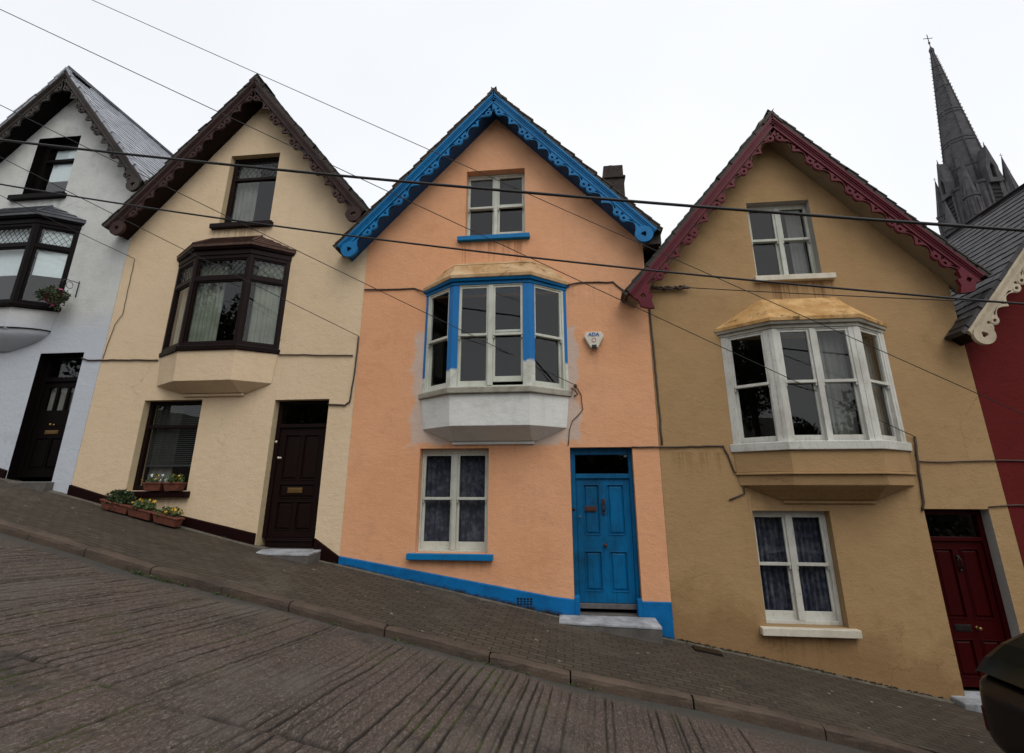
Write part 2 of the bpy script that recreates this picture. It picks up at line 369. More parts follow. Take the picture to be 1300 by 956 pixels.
c = mixc(nt_, ramp(nt_, noise(nt_, P_, .8, 6, .75), [(.56, 0.), (.66, .7)]), c, (.035, .031, .029))
sa = nt_.nodes.new('ShaderNodeSeparateColor'); nt_.links.new(at.outputs['Color'], sa.inputs[0])
mossy = mixc(nt_, ramp(nt_, noise(nt_, P_, 1.7, 4, .6), [(.50, 0.), (.60, 1.)]), (.022, .018, .015), (.045, .058, .012))
c = mixc(nt_, sa.outputs[0], c, mossy)
c = mixc(nt_, sa.outputs[1], c, mixc(nt_, noise(nt_, P_, 9, 5, .7), (.085, .080, .070), (.045, .043, .038)))
h_ = mth(nt_, 'ADD', noise(nt_, P_, 1., 4, .8, (60, 16, 16)), mth(nt_, 'MULTIPLY', noise(nt_, P_, 70, 3, .8), .7))
M['road'] = finish(m_, nt_, c, .85, h_, .9, .012, .25)
rnd = random.Random(3)
gro = []; x = -14.
while x < 6: gro.append((x, rnd.choice((.22, .3, .4, .6, .85, 1.)), rnd.uniform(-.006, .006), rnd.uniform(0, 6))); x += rnd.choice((.045, .06, .07, .08, .09, .11, .13))
def vnoise(a, b_, s=0):
    ia, ib = math.floor(a), math.floor(b_); fa, fb = a-ia, b_-ib
    def hsh(i, j): return (math.sin(i*127.1+j*311.7+s*74.7)*43758.5453) % 1.
    fa = fa*fa*(3-2*fa); fb = fb*fb*(3-2*fb)
    return (hsh(ia, ib)*(1-fa)+hsh(ia+1, ib)*fa)*(1-fb)+(hsh(ia, ib+1)*(1-fa)+hsh(ia+1, ib+1)*fa)*fb
def road_part(x0, x1, nx, y0, y1, ny, fine, name):
    verts = []; cols = []
    for i in range(nx+1):
        x = x0+(x1-x0)*i/nx; near = [q for q in gro if abs(q[0]-x) < .32]
        for j in range(ny+1):
            y = y0+(y1-y0)*j/ny
            if y1 > KO-.2 and j == ny: y = kerby(x)+.04
            z = road_z(x, y); gr = 0.; gut = 0.
            edge = KO-.30+.13*vnoise(x*1.5, 0, 5)+.06*vnoise(x*7, 0, 6)
            if y > edge: gut = min(1, (y-edge)/.16)
            if fine:
                z += (vnoise(x*1.6, y*1.6, 1)-.5)*.018+(vnoise(x*9, y*9, 2)-.5)*.007+(vnoise(x*34, y*20, 4)-.5)*.009*(1-gut*.6)
                joint = 3.50+.03*math.sin(x*3)+.03*vnoise(x*4, 0, 9)
                dj = abs(y-joint)
                if y < edge+.12:
                    for (gx, dep, sk, ph) in near:
                        d = x-(gx+(y-4)*(.05+sk)+.003*math.sin(y*2+ph)+(vnoise(gx*7, y*12, 11)-.5)*.007+(.06 if y < joint else 0))
                        if abs(d) < .03:
                            wd = .0075+.005*vnoise(gx*9, y*4, 3)
                            k = math.exp(-(d/wd)**2)*dep*min(1, max(0, (edge+.12-y)/.12))
                            k *= .35+.9*vnoise(gx*5, y*2.2, 6)
                            z -= .021*k; gr = max(gr, min(1, k*1.9))
                    k = math.exp(-(dj/.016)**2); z -= .018*k; gr = max(gr, k)
            verts.append((x, y, z)); cols.append((gr, gut, 0, 1))
    w = ny+1
    faces = [(i*w+j, (i+1)*w+j, (i+1)*w+j+1, i*w+j+1) for i in range(nx) for j in range(ny)]
    return verts, cols, faces
V_, C_, F_ = [], [], []
for args in ((-6.6, 1.6, 1080, 2.6, KO, 76, True, 'a'), (-60, -6.6, 110, 2.6, KO, 8, False, ''), (1.6, 60, 110, 2.6, KO, 8, False, ''), (-60, 60, 200, -1.0, 2.6, 4, False, '')):
    v, cc, f = road_part(*args); o_ = len(V_); V_ += v; C_ += cc; F_ += [tuple(o_+i for i in q) for q in f]
me = bpy.data.meshes.new('road'); me.from_pydata(V_, [], F_); me.materials.append(M['road'])
ca = me.color_attributes.new('groove', 'FLOAT_COLOR', 'POINT')
ca.data.foreach_set('color', [q for c_ in C_ for q in c_])
for p in me.polygons: p.use_smooth = True
o = bpy.data.objects.new('road', me); COL.objects.link(o); tag(o, kind='structure')

# pavement of small blocks
m_, nt_ = newmat('block_paving'); P_ = pos(nt_)
wob = nt_.nodes.new('ShaderNodeVectorMath'); wob.operation = 'ADD'; nt_.links.new(P_, wob.inputs[0])
cb_ = nt_.nodes.new('ShaderNodeCombineXYZ'); w1 = mth(nt_, 'MULTIPLY', noise(nt_, P_, 1.1, 2), .06)
nt_.links.new(w1, cb_.inputs[0]); nt_.links.new(w1, cb_.inputs[1]); nt_.links.new(cb_.outputs[0], wob.inputs[1])
br = N(nt_, 'ShaderNodeTexBrick', Scale=1.); nt_.links.new(wob.outputs[0], br.inputs['Vector'])
br.inputs['Brick Width'].default_value = .20; br.inputs['Row Height'].default_value = .10; br.inputs['Mortar Size'].default_value = .008
br.inputs['Mortar Smooth'].default_value = .4; br.inputs['Bias'].default_value = -.1
br.inputs['Color1'].default_value = (.054, .042, .031, 1); br.inputs['Color2'].default_value = (.078, .062, .045, 1); br.inputs['Mortar'].default_value = (.030, .026, .020, 1)
c = mixc(nt_, ramp(nt_, noise(nt_, P_, .9, 6, .7), [(.4, 0.), (.7, .55)]), br.outputs['Color'], (.042, .036, .027))
c = mixc(nt_, ramp(nt_, noise(nt_, P_, 60, 3, .7), [(.62, 0.), (.70, .4)]), c, (.17, .15, .12))
c = mixc(nt_, ramp(nt_, noise(nt_, P_, .45, 6, .75), [(.54, 0.), (.64, .6)]), c, (.105, .090, .070))
c = mixc(nt_, ramp(nt_, noise(nt_, P_, 2.2, 5, .8), [(.60, 0.), (.70, .7)]), c, (.026, .022, .018))
c = mixc(nt_, ramp(nt_, noise(nt_, P_, 13, 2, .4), [(.745, 0.), (.765, .8)]), c, (.35, .33, .30))
h_ = mth(nt_, 'ADD', mth(nt_, 'MULTIPLY', br.outputs['Fac'], -1.4), mth(nt_, 'MULTIPLY', noise(nt_, P_, 45, 3), .5))
h_ = mth(nt_, 'ADD', h_, mth(nt_, 'MULTIPLY', noise(nt_, P_, 5, 3), 1.4))
M['pave'] = finish(m_, nt_, c, .85, h_, 1., .012, .25)
b = MB(); n = 260; rows = 8
KI = lambda x: kerby(x)+.115
for i in range(n+1):
    x = -26+(52.)*i/n
    for j in range(rows+1):
        y = KI(x)+(8.62-KI(x))*j/rows
        b.v.append(Vector((x, y, g(x)+(vnoise(x*1.6, y*1.6, 7)-.5)*.025)))
for i in range(n):
    for j in range(rows):
        a = i*(rows+1)+j; b.f.append([a, a+rows+1, a+rows+2, a+1]); b.m.append(0); b.sm.append(True)
tag(b.build('pavement', M['pave']), kind='structure')
# kerbstones: structure, one run of worn stones
m_, nt_ = newmat('granite_kerb'); P_ = pos(nt_)
c = mixc(nt_, ramp(nt_, noise(nt_, P_, 1.6, 5, .65), [(.35, 0.), (.7, 1.)]), (.105, .075, .054), (.048, .035, .028))
c = mixc(nt_, ramp(nt_, noise(nt_, P_, 55, 3, .8), [(.55, 0.), (.75, .6)]), c, (.15, .12, .10))
M['kerb'] = finish(m_, nt_, c, .8, mth(nt_, 'ADD', noise(nt_, P_, 22, 5, .75), noise(nt_, P_, 4, 3)), .9, .014, .3)
b = MB(); x = -24.; rk = random.Random(5)
while x < 26:
    L = rk.uniform(.85, 1.25); x1 = x+L-.016; dz = rk.uniform(-.006, .010); dy = rk.uniform(-.012, .012)
    K = 7
    prof = [(0, -.18), (0, .0), (.006, .036), (.030, .050), (.115, .054), (.117, -.18)]
    vs = []
    for k in range(K+1):
        xx = x+(x1-x)*k/K; yk = kerby(xx)+dy; e = .012 if k in (0, K) else 0
        jz = (vnoise(xx*7, 1, 8)-.5)*.012
        for (py, pz) in prof:
            vs.append(Vector((xx, yk+py+(e if py < .05 else 0)+(vnoise(xx*9, pz*30, 3)-.5)*.012, g(xx)+pz-.045+dz+jz-(e*.8 if pz > 0 else 0))))
    m = len(prof)
    b.add(vs, [(i*m+j, (i+1)*m+j, (i+1)*m+j+1, i*m+j+1) for i in range(K) for j in range(m-1)]+[tuple(range(m)), tuple(K*m+j for j in range(m))])
    x += L
tag(b.build('kerb', M['kerb']), kind='structure')

# ------------------------------------------------------------------ windows
def diamonds(mb, F, u0, u1, v0, v1, w, step=.11, r=.0045):
    """leaded diamond lattice clipped to the light."""
    k = 1.25
    for sgn in (1, -1):
        c = -(v1-v0)/k-(u1-u0)
        while c < (u1-u0)*2+(v1-v0)/k:
            pts = []
            for t in range(0, 41):
                vv = v0+(v1-v0)*t/40.
                uu = (u0+c+(vv-v0)/k) if sgn > 0 else (u1-c-(vv-v0)/k)
                if u0 <= uu <= u1: pts.append((uu, vv))
            if len(pts) > 1:
                a, e = pts[0], pts[-1]
                mb.tube([F(a[0], a[1], w), F(e[0], e[1], w)], r, 4, smooth=False)
            c += step

def pane(parent, F, u0, u1, v0, v1, w, mat='glass'):
    b = MB(); rr = random.uniform(-.004, .004); r2 = random.uniform(-.003, .003)
    b.quad(F(u0-.008, v0-.008, w), F(u1+.008, v0-.008, w+rr), F(u1+.008, v1+.008, w+rr+r2), F(u0-.008, v1+.008, w+r2))
    return b.build('pane', M[mat], parent)

def sash(mb, F, g0, g1, vt, vm, vb, w, st=.038, rb=.10, panes=None, gap=0.):
    mb.box(F, g0-st, g0, vm-.02, vt+st, w-.05, w-.012); mb.box(F, g1, g1+st, vm-.02, vt+st, w-.05, w-.012)
    mb.box(F, g0, g1, vt, vt+st, w-.05, w-.014)
    mb.box(F, g0-st+.002, g1+st-.002, vm-.022, vm+.022, w-.055, w-.002)
    for q in (g0-st+.006, g1+st-.026):     # horns
        mb.box(F, q, q+.02, vm-.07, vm-.022, w-.05, w-.008)
    mb.box(F, g0-st, g0, vb-rb+gap, vm-.022, w-.095, w-.056); mb.box(F, g1, g1+st, vb-rb+gap, vm-.022, w-.095, w-.056)
    mb.box(F, g0, g1, vb-rb+gap, vb+gap, w-.095, w-.058)
    mb.box(F, g0-st, g1+st, vm-.02+gap, vm+.018+gap, w-.094, w-.057)
    if panes is not None:
        panes.append((F, g0, g1, vm+.022, vt, w-.034)); panes.append((F, g0, g1, vb+gap, vm-.022, w-.078))

def curtain(parent, F, u0, u1, v0, v1, w, mat, amp=.03, wl=.11, name='curtain', seed=1):
    b = MB(); n = max(8, int((u1-u0)/.012)); rg = random.Random(seed); ph = rg.uniform(0, 6)
    vs = []
    for i in range(n+1):
        u = u0+(u1-u0)*i/n
        d = amp*math.sin(u/wl*6.28+ph+math.sin(u*9)*.8)+amp*.4*math.sin(u/wl*14+ph)
        vs += [F(u, v0, w+d), F(u, (v0+v1)/2, w+d*.85), F(u, v1, w+d*.7)]
    b.add(vs, [(i*3+j, (i+1)*3+j, (i+1)*3+j+1, i*3+j+1) for i in range(n) for j in (0, 1)], 0, True)
    return b.build(name, M[mat], parent)

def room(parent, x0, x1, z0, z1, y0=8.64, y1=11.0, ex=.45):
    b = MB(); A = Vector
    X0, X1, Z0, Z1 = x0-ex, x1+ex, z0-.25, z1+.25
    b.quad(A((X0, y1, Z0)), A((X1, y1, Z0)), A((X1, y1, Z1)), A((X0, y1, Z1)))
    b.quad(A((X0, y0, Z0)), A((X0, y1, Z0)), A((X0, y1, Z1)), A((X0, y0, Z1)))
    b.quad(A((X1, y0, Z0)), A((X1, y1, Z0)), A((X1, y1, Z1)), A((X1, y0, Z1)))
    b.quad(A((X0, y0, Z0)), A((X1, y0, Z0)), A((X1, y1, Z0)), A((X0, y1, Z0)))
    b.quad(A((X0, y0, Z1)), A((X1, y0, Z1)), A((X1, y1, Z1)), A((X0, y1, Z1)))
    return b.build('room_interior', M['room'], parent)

def flat_window(house, op, cols, vt, vm, vb, mat, sillm, sill=None, rb=.10, gaps=(0, 0), depth=.15, name='sash_window'):
    """op = opening (u0,u1,v0,v1); window sits depth behind the wall face."""
    u0, u1, v0, v1 = op; w = -depth; b = MB(); pl = []; st = .038; G = .003
    L = cols[0][0]-st; Rr = cols[-1][1]+st
    b.box(F0, u0+G, L, v0, v1-G, w-.11, w); b.box(F0, Rr, u1-G, v0, v1-G, w-.11, w)
    b.box(F0, L, Rr, vt+st, v1-G, w-.11, w-.001)
    b.box(F0, L, Rr, v0, vb-rb, w-.11, w-.003)
    for (a, c) in zip(cols, cols[1:]): b.box(F0, a[1]+st, c[0]-st, vb-rb, vt+st, w-.11, w+.004)
    for (cc, gp) in zip(cols, gaps): sash(b, F0, cc[0], cc[1], vt, vm, vb, w, st, rb, pl, gp)
    wd = b.build(name, M[mat], house, .004)
    for p in pl: pane(wd, *p)
    if sill:
        s = MB(); s.box(F0, sill[0], sill[1], sill[2], sill[3], -depth-.1, sill[4] if len(sill) > 4 else .08)
        s.build('sill', M[sillm], wd, .008)
    room(wd, u0, u1, v0, v1)
    return wd

# ------------------------------------------------------------------ bargeboards
def barge_shape(L, flip):
    """lace: solid band above, scallops with cusps and paired rings below (s along slope, t down from roof edge)."""
    P = .83; out = []; holes = []; rg = []
    def circ(cs, ct, r, n=12): return [(cs+r*math.cos(2*math.pi*k/n), ct+r*math.sin(2*math.pi*k/n)) for k in range(n)]
    s = -.02; low = []
    nper = int(L/P)+2
    off = .0
    def arc(sa, ta, sb, tb, sag, n=9):
        for k in range(n):
            q = k/n; low.append((sa+(sb-sa)*q, ta+(tb-ta)*q-sag*math.sin(math.pi*q)))
    for i in range(nper):
        o = i*P+off
        arc(o, .335, o+.26, .285, .095)
        for (cs, a0, a1) in ((o+.335, math.pi*.95, math.pi*.12), (o+.495, math.pi*.88, math.pi*.05)):
            for k in range(7):
                a = a0+(a1-a0)*k/6; low.append((cs+.078*math.cos(a), .275+.078*math.sin(a)))
        arc(o+.57, .285, o+.83, .335, .095)
        for cs in (o+.335, o+.495): holes.append(circ(cs, .275, .030))
        holes.append([(o+.415, .190), (o+.385, .205), (o+.402, .235), (o+.415, .262), (o+.428, .235), (o+.445, .205)])
        holes.append([(o+.10, .188), (o+.225, .192), (o+.262, .222), (o+.245, .238), (o+.17, .205)])
        holes.append([(o+.73, .188), (o+.66, .205), (o+.585, .238), (o+.568, .222), (o+.605, .192)])
        if i > 0: holes.append([(o-.035, .205), (o+.035, .205), (o+.018, .235), (o, .275), (o-.018, .235)])
    low = [p for p in low if .02 < p[0] < L-.02]
    holes = [h for h in holes if max(p[0] for p in h) < L-.06 and min(p[0] for p in h) > .06]
    top = [(L, .15), (.0, .15)] if True else None
    outer = [(0., .15), (0., low[0][1]-.03)]+low+[(L, low[-1][1]-.04), (L, .15)]
    return outer, holes

def bargeboards(house, apex, ends, YB, mat, endk='disc', top2=None):
    for side, end in ((-1, ends[0]), (1, ends[1])):
        dx, dz = end[0]-apex[0], end[1]-apex[1]; L = math.hypot(dx, dz)
        u = (dx/L, dz/L); nn = (-u[1]*side, u[0]*side)
        if nn[1] > 0: nn = (-nn[0], -nn[1])
        F = lambda s, t, w=0.: Vector((apex[0]+u[0]*s+nn[0]*(t+.055), YB-w, apex[1]+u[1]*s+nn[1]*(t+.055)))
        b = MB(); cot = abs(u[1]/u[0]) if True else 1
        # mitre at apex: start each strip where its lower edge meets the centre line
        def strip(t0, t1, w0, w1):
            k = abs(nn[0]/u[0])
            b.prism(F, [(t0*k, t0), (t1*k, t1), (L+.0, t1), (L+.0, t0)], [], w0, w1)
        strip(.025, .060, -.03, .050); strip(.060, .085, -.03, .036); strip(.085, .165, -.03, .020); strip(.112, .120, .018, .030)
        o, h = barge_shape(L-.12, side)
        k = abs(nn[0]/u[0])
        oo = [(max(p[0], p[1]*k), p[1]) for p in o]
        hh = [q for q in h if all(p[0] > p[1]*k+.04 for p in q)]
        # drop degenerate repeats
        sq = lambda p: (p[0], .15+(p[1]-.15)*.84 if p[1] > .15 else p[1])
        oo = [sq(p) for p in oo]; hh = [[sq(p) for p in q] for q in hh]
        cl = [oo[0]]
        for p in oo[1:]:
            if math.hypot(p[0]-cl[-1][0], p[1]-cl[-1][1]) > .004: cl.append(p)
        b.prism(F, cl, hh, -.025, .008)
        # raised rims of the rings
        for q in hh:
            if len(q) == 12:
                cs = sum(p[0] for p in q)/12; ct = sum(p[1] for p in q)/12
                ring = [(cs+.062*math.cos(a*math.pi/8), ct+.053*math.sin(a*math.pi/8)) for a in range(16)]
                b.prism(F, ring, [q], .008, .016)
        # finial at the foot
        cx, ct = L-.10, .24
        if endk == 'disc':
            r = .155
            disc = [(cx+r*math.cos(a*math.pi/14), ct+r*math.sin(a*math.pi/14)) for a in range(28)]
            tre = []
            for q in range(3):
                a0 = q*2*math.pi/3+.3
                for t in (-.9, -.3, .3, .9):
                    tre.append((cx+.028*math.cos(a0)+.026*math.cos(a0+t*1.6), ct+.028*math.sin(a0)+.026*math.sin(a0+t*1.6)))
            b.prism(F, disc, [tre], -.027, .034)
        else:
            fish = [(cx-.22, .14), (cx-.20, .24), (cx-.09, .30), (cx-.12, .36), (cx-.02, .40), (cx+.06, .52), (cx+.13, .42), (cx+.17, .33), (cx+.10, .22), (cx+.12, .14)]
            b.prism(F, fish, [[(cx-.05, .22), (cx-.02, .29), (cx+.04, .27), (cx+.02, .20)]], -.027, .034)
        b.build('bargeboard', M[mat], house, .003)

# ------------------------------------------------------------------ house shell
def roof(house, apex, ends, walls, Y0, Y1, mat, softm, fine=0):
    """ends: barge feet (front overhang); walls: x of the party walls; slate courses lapped."""
    ax, az = apex
    sl = MB(); so = MB(); rg = random.Random(int(ax*10)+50)
    for side, end, xw in ((-1, ends[0], walls[0]), (1, ends[1], walls[1])):
        m = (az-end[1])/abs(end[0]-ax); c = 1/math.hypot(1, m)
        Lf = math.hypot(end[0]-ax, end[1]-az)+.06
        Lw = abs(xw-ax)/c-.02
        if side > 0: Lw = max(Lw, Lw+.12)
        ux, uz = side*c, -m*c; nx, nz = side*m*c, c
        pt = lambda s, y, h: Vector((ax+ux*s+nx*(h-.075), y, az+uz*s+nz*(h-.075)))
        step = .19; s = 0.; k = 0
        while s < Lf:
            s1 = min(s+step, Lf); yb = Y1 if s1 <= Lw+.1 else FY-.02
            # a course: its lower end rides proud of the next; verge slates jitter
            yv = Y0-.05+rg.uniform(-.016, .016); jj = rg.uniform(-.006, .012); q_ = .045
            if side == fine:           # every slate laid on its own
                yy = yv; odd = (k % 2)*.14
                while yy < yb:
                    y2 = min(yb, yy+(.14 if (odd and yy == yv) else .28)*rg.uniform(.97, 1.03)); e = rg.uniform(-.003, .004); f = rg.uniform(-.012, .010)
                    if rg.random() < .02: f += .03
                    sl.hexa([pt(s-.05, yy+.005, .0+q_), pt(s-.05, y2-.005, .0+q_), pt(s1+f, y2-.005, .010+q_), pt(s1+f, yy+.005, .010+q_),
                             pt(s-.05, yy+.005, .006+q_+e), pt(s-.05, y2-.005, .006+q_+e*.5), pt(s1+f, y2-.005, .022+q_+e*.5), pt(s1+f, yy+.005, .022+q_+e)])
                    yy = y2
            else: sl.hexa([pt(s-.05, yv, .0+q_), pt(s-.05, yb, .0+q_), pt(s1, yb, .012+q_), pt(s1, yv, .012+q_),
                     pt(s-.05, yv, .010+jj+q_), pt(s-.05, yb, .010+q_), pt(s1, yb, .034+q_), pt(s1, yv, .034+jj+q_)])
            sl.hexa([pt(s, yv+.012, -.005), pt(s, FY+.3, -.005), pt(s1-.003, FY+.3, -.005), pt(s1-.003, yv+.012, -.005),
                     pt(s, yv+.012, q_-.002), pt(s, FY+.3, q_-.002), pt(s1-.003, FY+.3, q_+.008), pt(s1-.003, yv+.012, q_+.008)])
            s += step; k += 1
        # soffit: boarding under the overhang, and body of the roof
        so.hexa([pt(0, Y0+.035, -.20), pt(0, FY+.05, -.20), pt(Lf-.05, FY+.05, -.20), pt(Lf-.05, Y0+.035, -.20),
                 pt(0, Y0+.035, -.013), pt(0, FY+.05, -.013), pt(Lf-.05, FY+.05, -.013), pt(Lf-.05, Y0+.035, -.013)])
        so.hexa([pt(.2, FY+.052, -.16), pt(.2, Y1-.1, -.16), pt(Lw-.1, Y1-.1, -.16), pt(Lw-.1, FY+.052, -.16),
                 pt(0, FY+.052, -.014), pt(0, Y1-.1, -.014), pt(Lw-.1, Y1-.1, -.014), pt(Lw-.1, FY+.052, -.014)])
    r = sl.build('roof', M[mat], house)
    rd = MB(); y = Y0-.06
    while y < Y1:                              # ridge tiles
        y1 = y+.44; d = rg.uniform(-.008, .012)
        rd.prism(lambda u, v, w=0.: Vector((ax+u, w, az+v+d-.125)), [(-.175, -.15), (-.15, -.16), (0, .045), (.15, -.16), (.175, -.15), (.03, .095), (-.03, .095)], [], y, y1)
        y = y1+.006
    rd.build('ridge_tile', M[mat], r)
    so.build('soffit', M[softm], house)
    return r

def wall(house, x0, x1, apex, ends, openings, mat, depth=.2, Yf=FY, back=17., zb=None):
    """front with real openings, reveals, and the solid body behind. openings: (u0,u1,v0,v1,reveal slot)"""
    ax, az = apex; b = MB()
    mL = (az-ends[0][1])/(ax-ends[0][0]); mR = (az-ends[1][1])/(ends[1][0]-ax)
    ztop = az-.21; zl = ztop-mL*(ax-x0); zr = ztop-mR*(x1-ax)
    y0 = Yf
    base = [(x0+(x1-x0)*k/8., g(x0+(x1-x0)*k/8.)-.25) for k in range(9)]
    ground_open = [o for o in openings if o[5]] if openings and len(openings[0]) > 5 else []
    outer = base+[(x1, zr), (ax, ztop), (x0, zl)]
    holes = [[(o[0], o[2]), (o[0], o[3]), (o[1], o[3]), (o[1], o[2])] for o in openings]
    loops = [outer]+holes; flat = [p for l in loops for p in l]
    tris = tessellate_polygon([[Vector((p[0], p[1], 0)) for p in l] for l in loops])
    b.add([Vector((p[0], y0, p[1])) for p in flat], [tuple(t) for t in tris])
    for o in openings:
        u0, u1, v0, v1, ms = o[:5]; A = Vector; d = y0+depth+.12
        for q in (((u0, v0), (u1, v0)), ((u1, v0), (u1, v1)), ((u1, v1), (u0, v1)), ((u0, v1), (u0, v0))):
            (a, c), (e, f) = q
            b.quad(A((a, y0, c)), A((e, y0, f)), A((e, d, f)), A((a, d, c)), ms)
    A = Vector; zlo = min(p[1] for p in base)
    b.quad(A((x0, y0, base[0][1])), A((x0, back, zlo)), A((x0, back, zl)), A((x0, y0, zl)))
    b.quad(A((x1, y0, base[-1][1])), A((x1, back, zlo)), A((x1, back, zr)), A((x1, y0, zr)))
    b.add([A((x0, back, zlo)), A((x1, back, zlo)), A((x1, back, zr)), A((ax, back, ztop)), A((x0, back, zl))], [(0, 1, 2, 3, 4)])
    return b.build('wall', mat, house)

def plinth(house, segs, mat, proud=.03):
    """segs: list of polylines [(x,ztop),...]"""
    for seg in segs:
        b = MB()
        for (xa, za), (xb, zb) in zip(seg, seg[1:]):
            n = max(1, int(abs(xb-xa)/.4))
            for k in range(n):
                p, q = k/n, (k+1)/n; X0, X1 = xa+(xb-xa)*p, xa+(xb-xa)*q; Z0, Z1 = za+(zb-za)*p, za+(zb-za)*q
                j0 = proud+.006*vnoise(X0*3, 2); j1 = proud+.006*vnoise(X1*3, 2)
                b.hexa([F0(X0, g(X0)-.2, .001), F0(X1, g(X1)-.2, .001), F0(X1, Z1, .001), F0(X0, Z0, .001),
                        F0(X0, g(X0)-.2, j0), F0(X1, g(X1)-.2, j1), F0(X1, Z1-.012, j1), F0(X0, Z0-.012, j0)])
        b.build('plinth', M[mat], house)

def bay(house, wl, wr, fl, fr, Yf, z_ap, z_sill, z_sash_b, z_head, z_eave, roofz, rooft, mats, style):
    """canted oriel. mats: dict(frame, post, roof, apron, sill, fascia). Returns the bay part."""
    WL, WR = (wl, FY), (wr, FY); A, B = (fl, Yf), (fr, Yf)
    faces = []
    for (p, q) in ((WL, A), (A, B), (B, WR)):
        L = math.hypot(q[0]-p[0], q[1]-p[1]); faces.append((frame(p[0], p[1], q[0]-p[0], q[1]-p[1]), L))
    b = MB(); pl = []; postl = []; leads = []
    zs, zh = z_sill, z_head
    for i, (F, L) in enumerate(faces):
        if style['kind'] == 'sash':
            pw = style['post']
            cols = style['cols'][i]; vt, vm, vb = style['v']; st = .036
            l0, r0 = (style['end'], pw) if i == 0 else ((pw, pw) if i == 1 else (pw, style['end']))
            postl.append((F, .0, l0)); postl.append((F, L-r0, L))
            c0 = cols[0][0]-st; c1 = cols[-1][1]+st
            if c0 > l0: b.box(F, l0+.001, c0, zs, zh, -.10, -.006)
            if c1 < L-r0: b.box(F, c1, L-r0-.001, zs, zh, -.10, -.006)
            b.box(F, c0, c1, vt+st, zh, -.1, -.008); b.box(F, c0, c1, zs, vb-.09, -.1, -.010)
            for (p, q) in zip(cols, cols[1:]): b.box(F, p[1]+st, q[0]-st, vb-.09, vt+st, -.1, .006)
            for k, (p, q) in enumerate(cols):
                gp = style.get('gap', {}).get((i, k), 0.)
                sash(b, F, p, q, vt, vm, vb, -.008, st, .09, pl, gp)
        else:
            vt, v1, v2, vb = style['v']; e = style['post']
            l0, r0 = (.07, e) if i == 0 else ((e, e) if i == 1 else (e, .07))
            b.box(F, 0, l0, zs, zh, -.09, 0); b.box(F, L-r0, L, zs, zh, -.09, 0)
            for (q0, q1) in ((vt, zh), (v2, v1), (zs, vb)): b.box(F, l0, L-r0, q0, q1, -.085, -.004)
            pl.append((F, l0, L-r0, v1, vt, -.045)); pl.append((F, l0, L-r0, vb, v2, -.045))
            # inner sash lines
            for (q0, q1) in ((v1, vt), (vb, v2)):
                b.box(F, l0, l0+.03, q0, q1, -.07, -.02); b.box(F, L-r0-.03, L-r0, q0, q1, -.07, -.02)
                b.box(F, l0+.03, L-r0-.03, q0, q0+.028, -.07, -.021); b.box(F, l0+.03, L-r0-.03, q1-.028, q1, -.07, -.021)
            lead = MB(); leads.append(lead); diamonds(lead, F, l0+.03, L-r0-.03, v1+.028, vt-.028, -.040)
    bw = b.build('bay_window', mats['frame'], house, .003)
    if postl:      # wall post, corner posts, wall post
        for grp in (postl[:1], postl[1:3], postl[3:5], postl[5:]):
            q = MB()
            for (F, a0, a1) in grp: q.box(F, a0, a1, zs, zh, -.10, .0)
            q.build('post', mats['post'], bw, .004)
    for lead in leads: lead.build('leaded_lattice', M['lead'], bw)
    for p in pl: pane(bw, *p, mat=style.get('glass', 'glass'))
    def plan(o, zz, s=1.):     # outline pushed out by o, joined to the wall
        ex = o*.9
        return [Vector((wl-ex, FY-.001, zz)), Vector((fl-o*.45, Yf-o, zz)), Vector((fr+o*.45, Yf-o, zz)), Vector((wr+ex, FY-.001, zz))]
    def slab(mb, lo, hi, m=0):
        mb.hexa(lo+hi, m)
    # fascia / cornice
    f = MB(); slab(f, plan(.015, z_head), plan(.015, z_eave-.055)); slab(f, plan(.055, z_eave-.055), plan(.075, z_eave-.012))
    f.build('cornice', mats['fascia'], bw, .004)
    # sill
    s = MB(); th = style.get('sill_t', .09); slab(s, plan(style.get('sill_o', .10)-.01, z_sill-th), plan(style.get('sill_o', .10), z_sill-.003))
    s.build('sill', mats['sill'], bw, .012)
    # apron
    a = MB(); zt = z_sill-th
    apo = style.get('apron_o', .02)
    if style.get('step'):
        zs1, zs2 = style['step']
        slab(a, plan(apo, zs1), plan(apo, zt)); slab(a, plan(apo+.035, zs2), plan(apo+.035, zs1)); 
        lo = [Vector((wl+.02, FY-.001, z_ap)), Vector((fl-.02, Yf+.03, z_ap)), Vector((fr+.02, Yf+.03, z_ap)), Vector((wr-.02, FY-.001, z_ap))]
        slab(a, lo, plan(apo-.01, zs2))
    else:
        slab(a, [Vector((wl+.05, FY-.001, z_ap)), Vector((fl+.01, Yf+.02, z_ap)), Vector((fr-.01, Yf+.02, z_ap)), Vector((wr-.05, FY-.001, z_ap))], plan(apo, zt))
    zu = z_ap-style.get('hull', .18)
    slab(a, [Vector((fl-.1, FY-.001, zu)), Vector((fl, FY-.09, zu)), Vector((fr, FY-.09, zu)), Vector((fr+.1, FY-.001, zu))],
         [Vector((wl+.06, FY-.001, z_ap-.001)), Vector((fl+.01, Yf+.03, z_ap-.001)), Vector((fr-.01, Yf+.03, z_ap-.001)), Vector((wr-.06, FY-.001, z_ap-.001))])
    a.box(F0, fl-.03, fr+.03, zu-.055, zu-.002, .001, .05)
    a.build('apron', mats['apron'], bw, .010)
    # canopy
    r = MB(); tl, tr = rooft
    eo = style.get('eave_o', .09)
    P0 = plan(eo, z_eave); Pm = plan(eo+.005, z_eave+.045)
    T = [Vector((tl, FY-.001, roofz)), Vector((tl+.03, FY-.10, roofz-.01)), Vector((tr-.03, FY-.10, roofz-.01)), Vector((tr, FY-.001, roofz))]
    slab(r, [v-Vector((0, 0, .01)) for v in P0], Pm)
